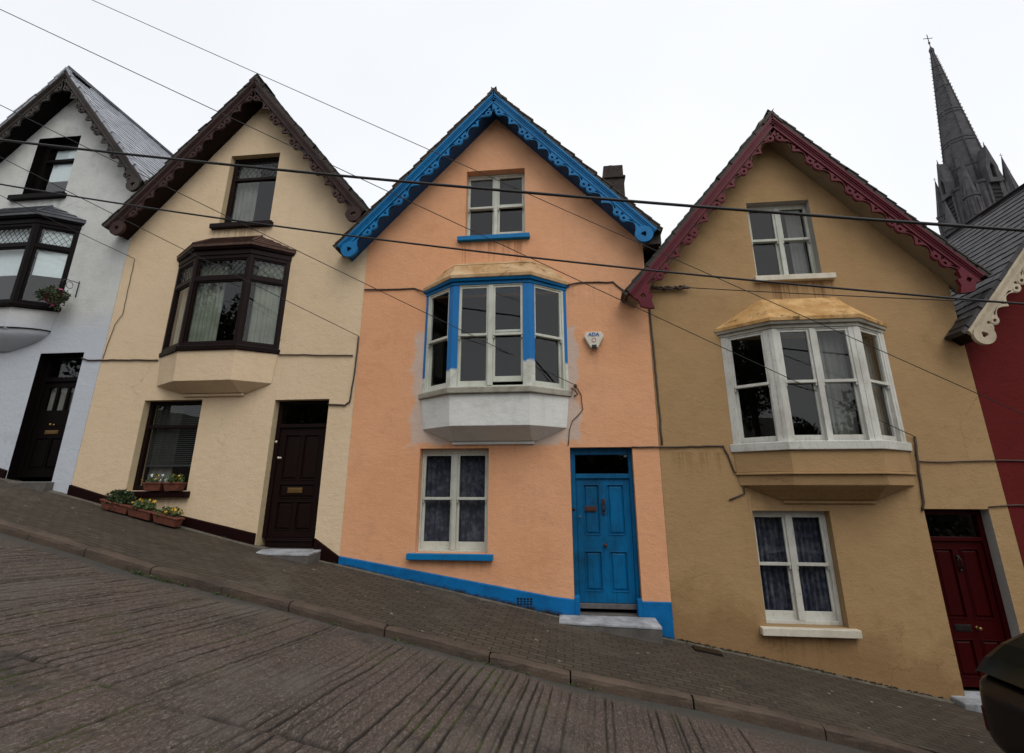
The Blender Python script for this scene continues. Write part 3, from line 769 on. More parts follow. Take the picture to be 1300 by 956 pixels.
    if style.get('double'):
        mid = [Pm[k].lerp(T[k], .55)+Vector((0, 0, .06)) for k in range(4)]
        mid2 = [v+Vector((0, .02, .03)) for v in mid]
        slab(r, Pm, mid); slab(r, mid, T)
        e = [Vector((v.x, v.y-.02, v.z-.01)) for v in mid]; slab(r, e, mid2)
    elif style.get('tiles'):
        n = style['tiles']
        for k in range(n):
            q0, q1 = k/n, (k+1)/n
            lo = [Pm[j].lerp(T[j], q0) for j in range(4)]; hi = [Pm[j].lerp(T[j], q1)-Vector((0, 0, .004)) for j in range(4)]
            lo2 = [v+Vector((0, -.012, .018)) for v in lo]
            slab(r, lo, [h for h in hi]); 
            r.add([*lo2, *[h+Vector((0, 0, .008)) for h in hi]], [(0, 1, 5, 4), (1, 2, 6, 5), (2, 3, 7, 6)])
            r.add([*lo, *lo2], [(0, 1, 5, 4), (1, 2, 6, 5), (2, 3, 7, 6)])
        for k in (1, 2): r.tube([Pm[k]+Vector((0, 0, .02)), T[k]+Vector((0, 0, .02))], .022, 6)
        r.tube([T[1]+Vector((0, 0, .015)), T[2]+Vector((0, 0, .015))], .02, 6)
    else: slab(r, Pm, T)
    r.build('canopy', mats['roof'], bw, .006)
    # dark shell of the room behind
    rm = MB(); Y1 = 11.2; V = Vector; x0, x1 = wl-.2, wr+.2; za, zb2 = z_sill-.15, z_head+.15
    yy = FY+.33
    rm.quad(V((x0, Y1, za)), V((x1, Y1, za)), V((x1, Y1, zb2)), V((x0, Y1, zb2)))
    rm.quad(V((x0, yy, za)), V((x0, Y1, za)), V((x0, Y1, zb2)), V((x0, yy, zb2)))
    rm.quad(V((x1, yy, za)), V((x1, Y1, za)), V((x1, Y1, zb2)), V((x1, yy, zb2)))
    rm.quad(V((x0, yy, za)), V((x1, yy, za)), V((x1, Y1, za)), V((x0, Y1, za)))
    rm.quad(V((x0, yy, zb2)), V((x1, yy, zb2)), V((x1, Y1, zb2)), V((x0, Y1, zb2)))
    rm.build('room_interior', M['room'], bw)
    return bw

def panelled_door(house, op, dr, frame_m, door_m, panels, yw, v_lint, v_top, thresh=None, glassp=None):
    """op opening; dr door leaf (u0,u1,v0,v1). yw: recess (negative w)."""
    u0, u1, v0, v1 = op; G = .003
    f = MB(); a, c, d0, d1 = dr
    f.box(F0, u0+G, a-.004, d0, v1-G, yw-.08, yw+.03); f.box(F0, c+.004, u1-G, d0, v1-G, yw-.08, yw+.03)
    f.box(F0, a-.004, c+.004, v_top, v1-G, yw-.08, yw+.028)
    f.box(F0, a-.004, c+.004, d1+.006, v_lint, yw-.08, yw+.035)
    fr = f.build('door_frame', M[frame_m], house, .004)
    pane(fr, F0, a, c, v_lint, v_top, yw-.03)
    dd = MB()
    holes = [[(p[0], p[2]), (p[1], p[2]), (p[1], p[3]), (p[0], p[3])] for p in panels]
    dd.prism(F0, [(a, d0), (c, d0), (c, d1), (a, d1)], holes, yw-.045, yw)
    for k, p in enumerate(panels):
        if glassp and k in glassp: continue
        dd.box(F0, p[0], p[1], p[2], p[3], yw-.040, yw-.020)
        e = .035
        dd.hexa([F0(p[0]+.012, p[2]+.012, yw-.02), F0(p[1]-.012, p[2]+.012, yw-.02), F0(p[1]-.012, p[3]-.012, yw-.02), F0(p[0]+.012, p[3]-.012, yw-.02),
                 F0(p[0]+e, p[2]+e, yw-.006), F0(p[1]-e, p[2]+e, yw-.006), F0(p[1]-e, p[3]-e, yw-.006), F0(p[0]+e, p[3]-e, yw-.006)])
        for (q0, q1, q2, q3) in ((p[0]-.012, p[1]+.012, p[3], p[3]+.014), (p[0]-.012, p[1]+.012, p[2]-.014, p[2]), (p[0]-.014, p[0], p[2], p[3]), (p[1], p[1]+.014, p[2], p[3])):
            dd.box(F0, q0, q1, q2, q3, yw-.001, yw+.009)
    d = dd.build('door', M[door_m], house, .003)
    if glassp:
        for k in glassp:
            p = panels[k]; pane(d, F0, p[0], p[1], p[2], p[3], yw-.02)
            curtain(d, F0, p[0], p[1], p[2], p[3], yw-.07, 'curtain', .008, .05, 'net_curtain', k)
    room(fr, a, c, d0, v1, 8.4-yw+.10, 10.)
    return d

def knob(d, x, z, w, r, mat):
    b = MB(); b.lathe((x, FY-w, z), [(r*.9, 0), (r*.9, .008), (r*.45, .012), (r*.4, .035), (r*.85, .045), (r, .06), (r*.8, .078), (r*.2, .085)], 'y', 14)
    return b.build('knob', M[mat], d)
def letterbox(d, x0, x1, z0, z1, w, mat):
    b = MB(); b.box(F0, x0, x1, z0, z1, w, w+.008); b.box(F0, x0+.02, x1-.02, z0+.014, z1-.012, w+.0085, w+.013)
    return b.build('letterbox', M[mat], d, .002)
def knocker(d, x, z, w, h, mat):
    b = MB(); b.lathe((x, FY-w, z), [(.028, 0), (.028, .01), (.018, .02), (.012, .03)], 'y', 12)
    b.tube([F0(x, z, w+.02), F0(x-.022, z-h*.2, w+.035), F0(x-.026, z-h*.6, w+.03), F0(x, z-h*.92, w+.02)], .010, 6)
    b.tube([F0(x, z, w+.02), F0(x+.022, z-h*.2, w+.035), F0(x+.026, z-h*.6, w+.03), F0(x, z-h*.92, w+.02)], .010, 6)
    b.lathe((x, FY-w, z-h), [(.02, 0), (.02, .01), (.016, .03)], 'y', 10)
    return b.build('knocker', M[mat], d)

# ================================================================== WHITE HOUSE
W = thing('terraced_house', (-11.4, FY, g(-11.4)), 'grey-white gabled house with dark lacy bargeboards, uppermost of the terrace at the left edge', 'house', 'gabled houses of the stepped terrace')
wA = (-11.07, 9.23); wE = ((-13.75, 6.12), (-8.40, 6.12))
wall(W, -13.9, -8.842, wA, wE, [(-11.74, -10.69, 6.17, 7.66, 1), (-12.9, -10.1, 3.5, 5.2, 2), (-10.18, -9.24, .16, 2.565, 1)], [M['w_white'], M['black'], M['room']], Yf=8.402)
roof(W, wA, wE, (-13.9, -8.86), 8.05, 17, 'slate_glare', 'black', 1)
bargeboards(W, wA, wE, 8.05, 'greyb')
# attic window (single sash, white blind)
b = MB(); F = F0; w = -.16
op = (-11.74, -10.69, 6.17, 7.66)
b.box(F, op[0]+.003, -11.60, op[2], op[3]-.003, w-.1, w); b.box(F, -10.80, op[1]-.003, op[2], op[3]-.003, w-.1, w)
b.box(F, -11.60, -10.80, 7.48, op[3]-.003, w-.1, w-.001); b.box(F, -11.60, -10.80, op[2], 6.26, w-.1, w-.002); b.box(F, -11.60, -10.80, 7.12, 7.19, w-.1, w+.004)
wd = b.build('window', M['black'], W, .004)
pane(wd, F, -11.60, -10.80, 7.19, 7.48, w-.05, 'glassw'); pane(wd, F, -11.60, -10.80, 6.26, 7.12, w-.05, 'glassw')
b = MB(); b.box(F, -11.96, -10.62, 6.05, 6.165, -.25, .09); b.build('sill', M['black'], wd, .008)
b = MB(); b.box(F, -11.48, -10.82, 6.66, 7.5, w-.085, w-.075); b.build('roller_blind', M['blind'], wd)
room(wd, *op)
# bay
bw = bay(W, -12.62, -10.05, -11.95, -10.66, 8.02, 2.98, 3.50, 3.6, 5.24, 5.40, 5.80, (-11.93, -10.73),
    dict(frame=M['black'], post=M['black'], roof=M['bayslate'], apron=M['w_white'], sill=M['black'], fascia=M['black']),
    dict(kind='leaded', v=(5.18, 4.80, 4.72, 3.56), post=.075, sill_t=.08, sill_o=.08, tiles=3, glass='glassw', hull=.02, apron_o=.0))
for (F_, L_) in ((frame(-11.95, 8.14, 1, 0), 1.29), (frame(-10.62, 8.14, .57, .30), .64)):
    b = MB(); b.box(F_, .03, L_-.03, 4.15, 5.15, -.03, -.02); b.build('roller_blind', M['blind'], bw)
# swelling corbel under the bay
b = MB(); NP = 18; prev = None
rings = []
for k in range(7):
    t = k/6.; zz = 3.0-.38*t; sc = math.cos(t*1.45)
    rings.append([Vector((-11.33+1.22*math.cos(math.pi*j/NP)*(.30+.70*sc), FY-.001-(.40*math.sin(math.pi*j/NP))*sc, zz)) for j in range(NP+1)])
vs = [v for r_ in rings for v in r_]; w_ = NP+1
b.add(vs, [(i*w_+j, i*w_+j+1, (i+1)*w_+j+1, (i+1)*w_+j) for i in range(6) for j in range(NP)], 0, True)
b.add(rings[0], [tuple(range(w_))]); b.build('corbel', M['w_white'], W)
b = MB(); b.add([v+Vector((0, 0, -.0)) for v in rings[0]]+[v+Vector((0, 0, .02)) for v in rings[0]], [(j, j+1, w_+j+1, w_+j) for j in range(NP)]+[tuple(range(w_)), tuple(range(w_, 2*w_))])
for v in b.v: v.y = FY-.001+(v.y-FY)*1.06; v.x = -11.33+(v.x+11.33)*1.02
b.build('string_course', M['black'], W)
# door
d = panelled_door(W, (-10.18, -9.24, .16, 2.565), (-10.12, -9.30, .24, 2.03), 'black', 'black',
    [(-10.02, -9.85, 1.48, 1.92), (-9.80, -9.62, 1.48, 1.92), (-9.57, -9.40, 1.48, 1.92), (-10.02, -9.74, .40, .95), (-9.68, -9.40, .40, .95)], -.2, 2.12, 2.48, glassp=(0, 1, 2))
letterbox(d, -9.86, -9.58, 1.03, 1.10, -.199, 'brass'); knob(d, -9.72, 1.20, -.2, .025, 'brass')
plinth(W, [[(-13.9, 1.35), (-12, .82), (-10.19, .36)]], 'maroon')
b = MB(); b.box(F0, -10.24, -9.18, g(-9.7)-.25, .155, -.18, .16); b.build('doorstep', M['concrete'], W, .015)

# ================================================================== CREAM HOUSE
C = thing('terraced_house', (-6.3, FY, g(-6.3)), 'cream gabled house with dark brown bargeboards and leaded brown bay window, second from left', 'house', 'gabled houses of the stepped terrace')
cA = (-6.40, 8.50); cE = ((-9.10, 5.12), (-3.62, 5.12))
wall(C, -8.838, -3.732, cA, cE, [(-6.93, -5.84, 5.17, 6.81, 1), (-7.58, -5.30, 2.5, 4.24, 3), (-7.75, -6.60, .01, 1.60, 1), (-5.20, -4.185, -1.0, 1.565, 1)],
     [M['w_cream'], M['reveal_cream'], M['black'], M['room']], Yf=8.406)
roof(C, cA, cE, (-8.82, -3.72), 8.05, 17, 'slate_moss', 'brown')
bargeboards(C, cA, cE, 8.05, 'brownb')
b = MB(); op = (-6.93, -5.84, 5.17, 6.81); w = -.13
b.box(F0, op[0]+.003, -6.84, op[2], op[3]-.003, w-.08, w); b.box(F0, -5.92, op[1]-.003, op[2], op[3]-.003, w-.08, w)
b.box(F0, -6.84, -5.92, 6.74, op[3]-.003, w-.08, w-.001); b.box(F0, -6.84, -5.92, op[2], 5.26, w-.08, w-.002); b.box(F0, -6.84, -5.92, 6.27, 6.33, w-.08, w+.003)
wd = b.build('window', M['brown'], C, .004)
pane(wd, F0, -6.84, -5.92, 6.33, 6.74, w-.04); pane(wd, F0, -6.84, -5.92, 5.26, 6.27, w-.04)
b = MB(); diamonds(b, F0, -6.84, -5.92, 6.33, 6.74, w-.03); b.build('leaded_lattice', M['lead'], wd)
b = MB(); b.box(F0, -7.06, -5.75, 5.065, 5.165, -.2, .09); b.build('sill', M['brown'], wd, .008)
curtain(wd, F0, -6.86, -6.40, 5.2, 6.8, w-.14, 'curtain', .02, .10, seed=2)
room(wd, *op)
bw = bay(C, -7.62, -5.26, -6.94, -5.83, 8.00, 1.86, 2.50, 2.55, 4.28, 4.44, 4.80, (-6.94, -5.84),
    dict(frame=M['brown'], post=M['brown'], roof=M['tile_red'], apron=M['w_cream'], sill=M['brown'], fascia=M['brown']),
    dict(kind='leaded', v=(4.21, 3.85, 3.77, 2.56), post=.06, sill_t=.09, sill_o=.045, tiles=4, hull=.16, apron_o=-.005))
curtain(bw, frame(-6.94, 8.13, 1, 0), .02, .60, 2.5, 4.2, -.02, 'curtg', .022, .075, seed=3)
curtain(bw, frame(-5.80, 8.13, .54, .30), .06, .60, 2.5, 4.2, -.03, 'curtg', .02, .10, seed=4)
curtain(bw, frame(-7.50, 8.44, .56, -.32), .0, .62, 2.5, 4.2, -.03, 'curtg', .015, .12, seed=5)
# lower window with slatted blind
b = MB(); op = (-7.75, -6.60, .01, 1.60); w = -.14
b.box(F0, op[0]+.003, -7.68, op[2], op[3]-.003, w-.08, w); b.box(F0, -6.67, op[1]-.003, op[2], op[3]-.003, w-.08, w)
b.box(F0, -7.68, -6.67, 1.53, op[3]-.003, w-.08, w-.001); b.box(F0, -7.68, -6.67, op[2], .09, w-.08, w-.002); b.box(F0, -7.68, -6.67, 1.10, 1.16, w-.08, w+.003)
wd = b.build('window', M['brown'], C, .004)
pane(wd, F0, -7.68, -6.67, 1.16, 1.53, w-.04); pane(wd, F0, -7.68, -6.67, .09, 1.10, w-.04)
b = MB(); z = .46
while z < 1.55: b.hexa([F0(-7.66, z, w-.12), F0(-6.69, z, w-.12), F0(-6.69, z+.003, w-.12), F0(-7.66, z+.003, w-.12), F0(-7.66, z-.012, w-.09), F0(-6.69, z-.012, w-.09), F0(-6.69, z-.009, w-.09), F0(-7.66, z-.009, w-.09)]); z += .036
b.box(F0, -7.66, -6.69, .43, .45, w-.125, w-.095)
b.build('venetian_blind', M['slat'], wd)
curtain(wd, F0, -7.68, -7.22, .0, 1.6, w-.2, 'curtain', .012, .15, seed=6)
b = MB(); b.box(F0, -7.88, -6.52, -.105, -.002, -.2, .10); b.build('sill', M['maroon'], wd, .014)
room(wd, *op)
d = panelled_door(C, (-5.20, -4.185, -.90, 1.565), (-5.12, -4.27, -.74, 1.08), 'brown', 'brown',
    [(-5.00, -4.74, .20, .95), (-4.65, -4.39, .20, .95), (-5.00, -4.39, -.10, .11), (-5.00, -4.74, -.62, -.18), (-4.65, -4.39, -.62, -.18)], -.18, 1.15, 1.51)
letterbox(d, -4.85, -4.58, -.03, .06, -.174, 'brass'); knob(d, -5.06, .56, -.18, .022, 'cream_pl')
b = MB(); b.lathe((-5.16, FY+.15, .84), [(.022, 0), (.022, .01), (.014, .02)], 'y', 12); b.build('bell_push', M['cream_pl'], d)
b = MB(); b.box(F0, -5.11, -4.28, -.895, -.745, -.24, -.13); b.box(F0, -5.11, -4.28, -.80, -.775, -.13, -.11); b.build('threshold', M['brown'], C, .006)
plinth(C, [[(-8.838, .11), (-7.7, -.18), (-5.21, -.67)], [(-4.17, -.73), (-3.735, -1.00)]], 'maroon')
b = MB(); b.hexa([Vector(q) for q in ((-5.42, 7.98, -1.3), (-4.04, 7.98, -1.35), (-4.04, 8.39, -1.3), (-5.42, 8.39, -1.3), (-5.42, 7.98, -.95), (-4.04, 7.98, -.96), (-4.04, 8.39, -.935), (-5.42, 8.39, -.935))])
st_ = b.build('doorstep', M['concrete'], C, .012)
b = MB(); b.hexa([Vector(q) for q in ((-5.425, 7.974, -.951), (-4.035, 7.974, -.961), (-4.035, 8.39, -.936), (-5.425, 8.39, -.936), (-5.425, 7.976, -.915), (-4.035, 7.976, -.925), (-4.035, 8.39, -.90), (-5.425, 8.39, -.90))])
b.build('tread', M['stepw'], st_, .010)

b = MB(); b.wbox(-3.72, -3.60, 8.16, 17, 4.86, 5.10); rv = random.Random(8)
for k in range(40):
    y = 8.1+k*.12; b.tube([(-3.64+rv.uniform(-.05, .16), y, 5.10), (-3.58+rv.uniform(-.05, .16), y+.1, 5.14+rv.uniform(0, .07))], rv.uniform(.03, .06), 5)
b.build('gutter', M['slate_moss'], C)
b = MB(); b.wbox(-5.195, -4.19, 8.392, 8.70, -1.3, -.902); b.build('door_well', M['concrete'], C)
# ================================================================== ORANGE HOUSE
O = thing('terraced_house', (-1.15, FY, g(-1.15)), 'orange gabled house with bright blue bargeboards, blue door and half-painted bay window', 'house', 'gabled houses of the stepped terrace')
oA = (-1.27, 7.64); oE = ((-4.21, 4.40), (1.68, 4.40))
wall(O, -3.728, 1.418, oA, oE, [(-1.84, -.70, 4.585, 6.03, 1), (-2.47, -.03, 1.62, 3.38, 2), (-2.49, -1.325, -.93, .69, 1), (.005, 1.0, -1.83, .69, 1)],
     [M['w_orange'], M['w_orange'], M['room']], Yf=8.400)
roof(O, oA, oE, (-3.71, 1.40), 8.05, 17, 'slate_moss', 'bluesoft')
bargeboards(O, oA, oE, 8.05, 'blue')
flat_window(O, (-1.84, -.70, 4.585, 6.03), [(-1.79, -1.35), (-1.21, -.77)], 5.94, 5.30, 4.72, 'offw', 'blue', (-1.97, -.61, 4.49, 4.58, .09), rb=.07, gaps=(0, .06))
wd = flat_window(O, (-2.49, -1.325, -.93, .69), [(-2.42, -1.99), (-1.84, -1.41)], .58, -.11, -.78, 'offw', 'blue', (-2.60, -1.23, -1.025, -.935, .10), rb=.12)
curtain(wd, F0, -2.46, -1.36, -.90, .66, -.32, 'lace', .014, .09, 'lace_curtain', 7)
bw = bay(O, -2.52, .02, -1.91, -.60, 7.93, 1.00, 1.62, 1.70, 3.42, 3.53, 4.02, (-1.94, -.53),
    dict(frame=M['offw'], post=M['bluepost'], roof=M['canopy_o'], apron=M['apron_o'], sill=M['sillg'], fascia=M['blue']),
    dict(kind='sash', post=.108, end=.06, v=(3.36, 2.52, 1.74), cols=([(.13, .62)], [(.15, .58), (.73, 1.16)], [(.14, .64)]), gap={(1, 1): .07}, double=True, sill_t=.10, sill_o=.07, hull=.20, apron_o=.0))
d = panelled_door(O, (.005, 1.0, -1.75, .69), (.085, .935, -1.62, .20), 'blued', 'blued',
    [(.21, .44, -.64, .10), (.585, .83, -.64, .10), (.20, .44, -1.45, -.90), (.585, .83, -1.45, -.90)], -.18, .28, .58)
letterbox(d, .215, .40, -.30, -.22, -.17, 'rust'); knocker(d, .51, -.13, -.18, .20, 'rust'); knob(d, .51, -.80, -.18, .03, 'rust'); knob(d, .135, -.38, -.18, .016, 'brass')
b = MB(); b.lathe((.035, FY+.15, -.27), [(.024, 0), (.024, .01), (.012, .02)], 'y', 12); b.build('bell_push', M['metal'], d)
b = MB(); b.box(F0, .085, .935, -1.695, -1.625, -.26, -.14); b.build('threshold', plain('grey_threshold', (.13, .12, .12), .7), O, .006)
plinth(O, [[(-3.725, -.995), (-2.1, -1.24), (-.34, -1.51), (.005, -1.545)], [(1.0, -1.55), (1.415, -1.55)]], 'bluepl')
b = MB(); b.box(F0, .005, .085, -1.76, -1.50, -.13, .035); b.box(F0, .925, 1.0, -1.76, -1.52, -.13, .035); b.build('plinth_return', M['bluepl'], O, .012)
b = MB(); b.hexa([Vector(q) for q in ((-.22, 8.02, -2.15), (1.20, 8.02, -2.2), (1.16, 8.39, -2.1), (-.22, 8.39, -2.1), (-.22, 8.02, -1.80), (1.20, 8.02, -1.835), (1.16, 8.39, -1.79), (-.22, 8.39, -1.785))])
st_ = b.build('doorstep', M['concrete'], O, .012)
b = MB(); b.hexa([Vector(q) for q in ((-.225, 8.012, -1.801), (1.205, 8.012, -1.836), (1.165, 8.39, -1.791), (-.225, 8.39, -1.786), (-.225, 8.015, -1.765), (1.20, 8.015, -1.795), (1.165, 8.39, -1.755), (-.225, 8.39, -1.75))])
b.build('tread', M['stepw'], st_, .010)
b = MB(); b.wbox(.01, .995, 8.392, 8.70, -2.1, -1.752); b.build('door_well', M['concrete'], O)
# air brick
b = MB()
for i in range(5):
    for j in range(3): b.box(F0, -.86+i*.05, -.86+i*.05+.035, -1.63+j*.035, -1.63+j*.035+.022, .034, .039)
b.build('air_vent', M['metal'], O)
# mossy eave box and gutter over the valley
b = MB(); b.wbox(1.43, 1.70, 8.16, 17, 4.14, 4.40); rv = random.Random(4)
for k in range(40):
    y = 8.1+k*.12; b.tube([(1.60+rv.uniform(-.05, .14), y, 4.42), (1.66+rv.uniform(-.05, .14), y+.1, 4.44+rv.uniform(0, .06))], rv.uniform(.03, .06), 5)
b.build('gutter', M['slate_moss'], O)
# chimney
b = MB(); b.wbox(1.14, 1.68, 12, 12.9, 4, 8.10); b.wbox(1.10, 1.72, 11.96, 12.94, 8.10, 8.17); b.wbox(1.15, 1.67, 12.01, 12.9, 8.17, 8.52)
ch = b.build('chimney', M['brick_dark'], O, .02)
b = MB(); b.lathe((1.36, 12.3, 8.50), [(.15, 0), (.15, .04), (.12, .06), (.125, .14), (.11, .15)], 'z', 16); b.build('chimney_pot', M['pot'], ch)

# ================================================================== TAN HOUSE
T = thing('terraced_house', (3.86, FY, g(3.86)), 'ochre-brown gabled house with burgundy bargeboards, white bay window and dark red door', 'house', 'gabled houses of the stepped terrace')
tA = (3.80, 6.61); tE = ((1.00, 3.24), (6.58, 3.30))
wall(T, 1.422, 6.258, tA, tE, [(3.29, 4.35, 3.53, 4.98, 1), (2.61, 5.05, .72, 2.42, 2), (2.72, 3.82, -1.83, -.27, 3), (5.13, 6.00, -2.62, -.235, 1)],
     [M['w_tan'], M['reveal_tan'], M['room'], M['reveal_tan2']], Yf=8.404)
roof(T, tA, tE, (1.44, 6.24), 8.05, 17, 'slate_moss', 'soffit_tan')
bargeboards(T, tA, tE, 8.05, 'burg', 'fish')
wd = flat_window(T, (3.29, 4.35, 3.53, 4.98), [(3.38, 3.77), (3.91, 4.31)], 4.90, 4.30, 3.65, 'offw', 'sillw', (3.23, 4.52, 3.43, 3.525, .09), rb=.07)
curtain(wd, F0, 4.06, 4.33, 3.5, 5.0, -.34, 'curtain', .02, .09, seed=8)
wd = flat_window(T, (2.72, 3.82, -1.83, -.27), [(2.79, 3.19), (3.34, 3.73)], -.37, -1.03, -1.67, 'offw2', 'sillw', (2.62, 3.93, -1.935, -1.835, .10), rb=.11)
curtain(wd, F0, 2.74, 3.8, -1.80, -.3, -.30, 'lace', .03, .085, 'lace_curtain', 9)
bw = bay(T, 2.56, 5.10, 3.21, 4.46, 7.93, .09, .72, .80, 2.46, 2.57, 3.09, (3.22, 4.46),
    dict(frame=M['offw2'], post=M['offw2'], roof=M['canopy_t'], apron=M['w_tan'], sill=M['offw2'], fascia=M['sillg']),
    dict(kind='sash', post=.06, end=.07, v=(2.40, 1.61, .81), cols=([(.15, .62)], [(.12, .51), (.66, 1.08)], [(.13, .62)]), sill_t=.13, sill_o=.07, step=(.28, .245), hull=.20, apron_o=.01))
curtain(bw, frame(3.21, 8.15, 1, 0), .72, 1.12, .7, 2.45, -.02, 'curtain', .025, .09, seed=10)
curtain(bw, frame(4.50, 8.18, .64, .47), .06, .60, .7, 2.45, -.03, 'curtain', .025, .10, seed=11)
d = panelled_door(T, (5.13, 6.00, -2.62, -.235), (5.19, 5.93, -2.55, -.69), 'reddoor', 'reddoor',
    [(5.27, 5.50, -1.70, -.80), (5.62, 5.85, -1.70, -.80), (5.27, 5.50, -2.42, -1.98), (5.62, 5.85, -2.42, -1.98)], -.2, -.63, -.32)
knocker(d, 5.56, -.90, -.2, .18, 'metal'); letterbox(d, 5.31, 5.53, -1.87, -1.78, -.199, 'metal'); knob(d, 5.60, -1.82, -.2, .026, 'brass')
b = MB(); b.box(F0, 4.95, 6.15, g(5.5)-.3, -2.60, -.22, .25); b.build('doorstep', M['stepw'], T, .018)
b = MB(); b.wbox(6.18, 6.56, 8.04, 8.14, 3.30, 3.42); b.wbox(6.34, 6.44, 8.14, 17, 3.30, 3.42); b.build('gutter', M['burg'], T, .01)

# ================================================================== RED HOUSE
D_ = thing('terraced_house', (8.8, FY, g(8.8)), 'deep red house with cream bargeboard and slate roof, cut off by the right edge', 'house', 'gabled houses of the stepped terrace')
rA = (8.62, 5.50); rE = ((6.00, 2.40), (11.4, 2.25))
wall(D_, 6.262, 11.3, rA, rE, [(8.1, 9.2, 2.2, 3.7, 0), (7.3, 9.9, -.4, 1.3, 0), (10.0, 10.9, -3.2, -.9, 0)], [M['w_red']], Yf=8.402)
roof(D_, rA, rE, (6.28, 11.3), 8.05, 17, 'slate_dark', 'brown', -1)
bargeboards(D_, rA, rE, 8.05, 'creamb')
flat_window(D_, (8.1, 9.2, 2.2, 3.7), [(8.19, 8.58), (8.72, 9.11)], 3.6, 2.95, 2.33, 'offw', 'sillw', (8.0, 9.3, 2.10, 2.195), rb=.08)
bay(D_, 7.3, 9.9, 7.95, 9.25, 7.93, -1.1, -.4, -.3, 1.36, 1.46, 1.95, (7.95, 9.25),
    dict(frame=M['offw'], post=M['offw'], roof=M['bayslate'], apron=M['w_red'], sill=M['sillw'], fascia=M['offw']),
    dict(kind='sash', post=.07, end=.07, v=(1.30, .50, -.3), cols=([(.15, .62)], [(.15, .57), (.72, 1.15)], [(.13, .62)]), sill_t=.1))
panelled_door(D_, (10.0, 10.9, -3.2, -.9), (10.07, 10.83, -3.15, -1.35), 'offw', 'black', [(10.15, 10.4, -2.2, -1.5), (10.5, 10.75, -2.2, -1.5), (10.15, 10.75, -3.0, -2.35)], -.2, -1.28, -.97)

# dark flashing where roofs meet their neighbours
# mortar fillet along the foot of the walls
b = MB(); x = -13.8; rr = random.Random(9)
while x < 6.3:
    x1 = x+.3
    f0 = .04+.05*vnoise(x*1.3, 4); f1 = .04+.05*vnoise(x1*1.3, 4)
    b.hexa([Vector(q) for q in ((x, FY-.03-f0, g(x)-.05), (x1, FY-.03-f1, g(x1)-.05), (x1, FY+.0, g(x1)-.05), (x, FY+.0, g(x)-.05),
            (x, FY-.03-f0, g(x)+.006), (x1, FY-.03-f1, g(x1)+.006), (x1, FY-.002, g(x1)+.022), (x, FY-.002, g(x)+.022))])
    x = x1
tag(b.build('pavement_edge', M['fillet']), kind='structure')

# ================================================================== wall fittings
def wire(pts, r, name, label, mat='clip', cat='cable', wob=.006, group=None):
    b = MB(); P = []
    for (a, c) in zip(pts, pts[1:]):
        n = max(2, int(math.dist(a, c)/.12))
        for k in range(n):
            t = k/n; P.append(Vector((a[0]+(c[0]-a[0])*t+random.uniform(-wob, wob), a[1]+random.uniform(-wob, wob)*.3+(c[1]-a[1])*t, a[2]+(c[2]-a[2])*t+random.uniform(-wob, wob))))
    P.append(Vector(pts[-1])); b.tube(P, r, 6)
    return topbuild(b, name, M[mat], label, cat, group)
yw = FY-.014
wire([(-9.25, yw, 2.44), (-9.1, yw, 2.40), (-8.6, yw, 2.39), (-7.64, yw, 2.36)], .014, 'wall_cable', 'cable running level from the black door top to the cream house bay', group='cables clipped to the house fronts')
wire([(-8.62, yw, 4.5), (-8.60, yw, 3.3), (-8.72, yw, 3.1), (-8.80, yw, 2.42)], .006, 'wall_cable', 'thin cable dropping down the white wall beside the cream house', group='cables clipped to the house fronts')
wire([(-5.25, yw, 2.40), (-4.5, yw, 2.37), (-3.82, yw, 2.34)], .012, 'wall_cable', 'cable from the brown bay window sill to the orange wall', group='cables clipped to the house fronts')
wire([(-3.74, yw, 2.70), (-3.76, yw, 2.0), (-3.80, yw, 1.50), (-3.88, yw, 1.44), (-4.19, yw, 1.46)], .015, 'wall_cable', 'thick lumpy cable bending in to the brown door top', group='cables clipped to the house fronts')
wire([(-3.72, yw-.01, 3.60), (-3.2, yw, 3.60), (-2.75, yw, 3.59), (-2.56, yw-.03, 3.50)], .014, 'wall_cable', 'dark cable left of the blue bay window canopy', group='cables clipped to the house fronts')
wire([(.0, yw-.03, 3.50), (.25, yw, 3.57), (.85, yw, 3.55), (.98, yw, 3.42), (1.1, yw, 3.34)], .014, 'wall_cable', 'dark cable from blue bay canopy to the burgundy bargeboard foot', group='cables clipped to the house fronts')
wire([(1.45, yw, 3.36), (1.46, yw, 2.2), (1.47, yw, .72)], .016, 'wall_cable', 'vertical cable down the joint of the orange and ochre houses', group='cables clipped to the house fronts')
wire([(1.0, yw, .69), (1.4, yw-.01, .68), (1.9, yw, .69), (2.40, yw, .69), (2.46, yw, .55), (2.52, yw, .31), (2.62, yw, .20), (2.64, yw, -.02), (2.4, yw, -.12)], .013, 'wall_cable', 'cable from the blue door top to the ochre house bay and down beside it', group='cables clipped to the house fronts')
wire([(5.22, yw, .80), (5.17, yw, .3), (5.14, yw, -.15), (5.10, yw, -.26)], .018, 'wall_cable', 'thick cable dropping from the ochre bay corner to the dark red door', group='cables clipped to the house fronts')
wire([(5.18, yw, .44), (5.6, yw, .43), (6.2, yw, .45), (8.0, yw, .42)], .010, 'wall_cable', 'thin level cable crossing from the ochre wall to the deep red wall', group='cables clipped to the house fronts')
wire([(6.0, yw, -.20), (6.25, yw, -.18), (7.5, yw, -.15)], .010, 'wall_cable', 'thin cable running right from the red door top', group='cables clipped to the house fronts')
wire([(.12, yw, 1.72), (.22, yw, 1.55), (.24, yw, 1.30), (.06, yw, 1.12), (.0, yw, .95), (-.02, yw, .72)], .007, 'wall_cable', 'thin looping wire from blue bay sill to the blue door', group='cables clipped to the house fronts')

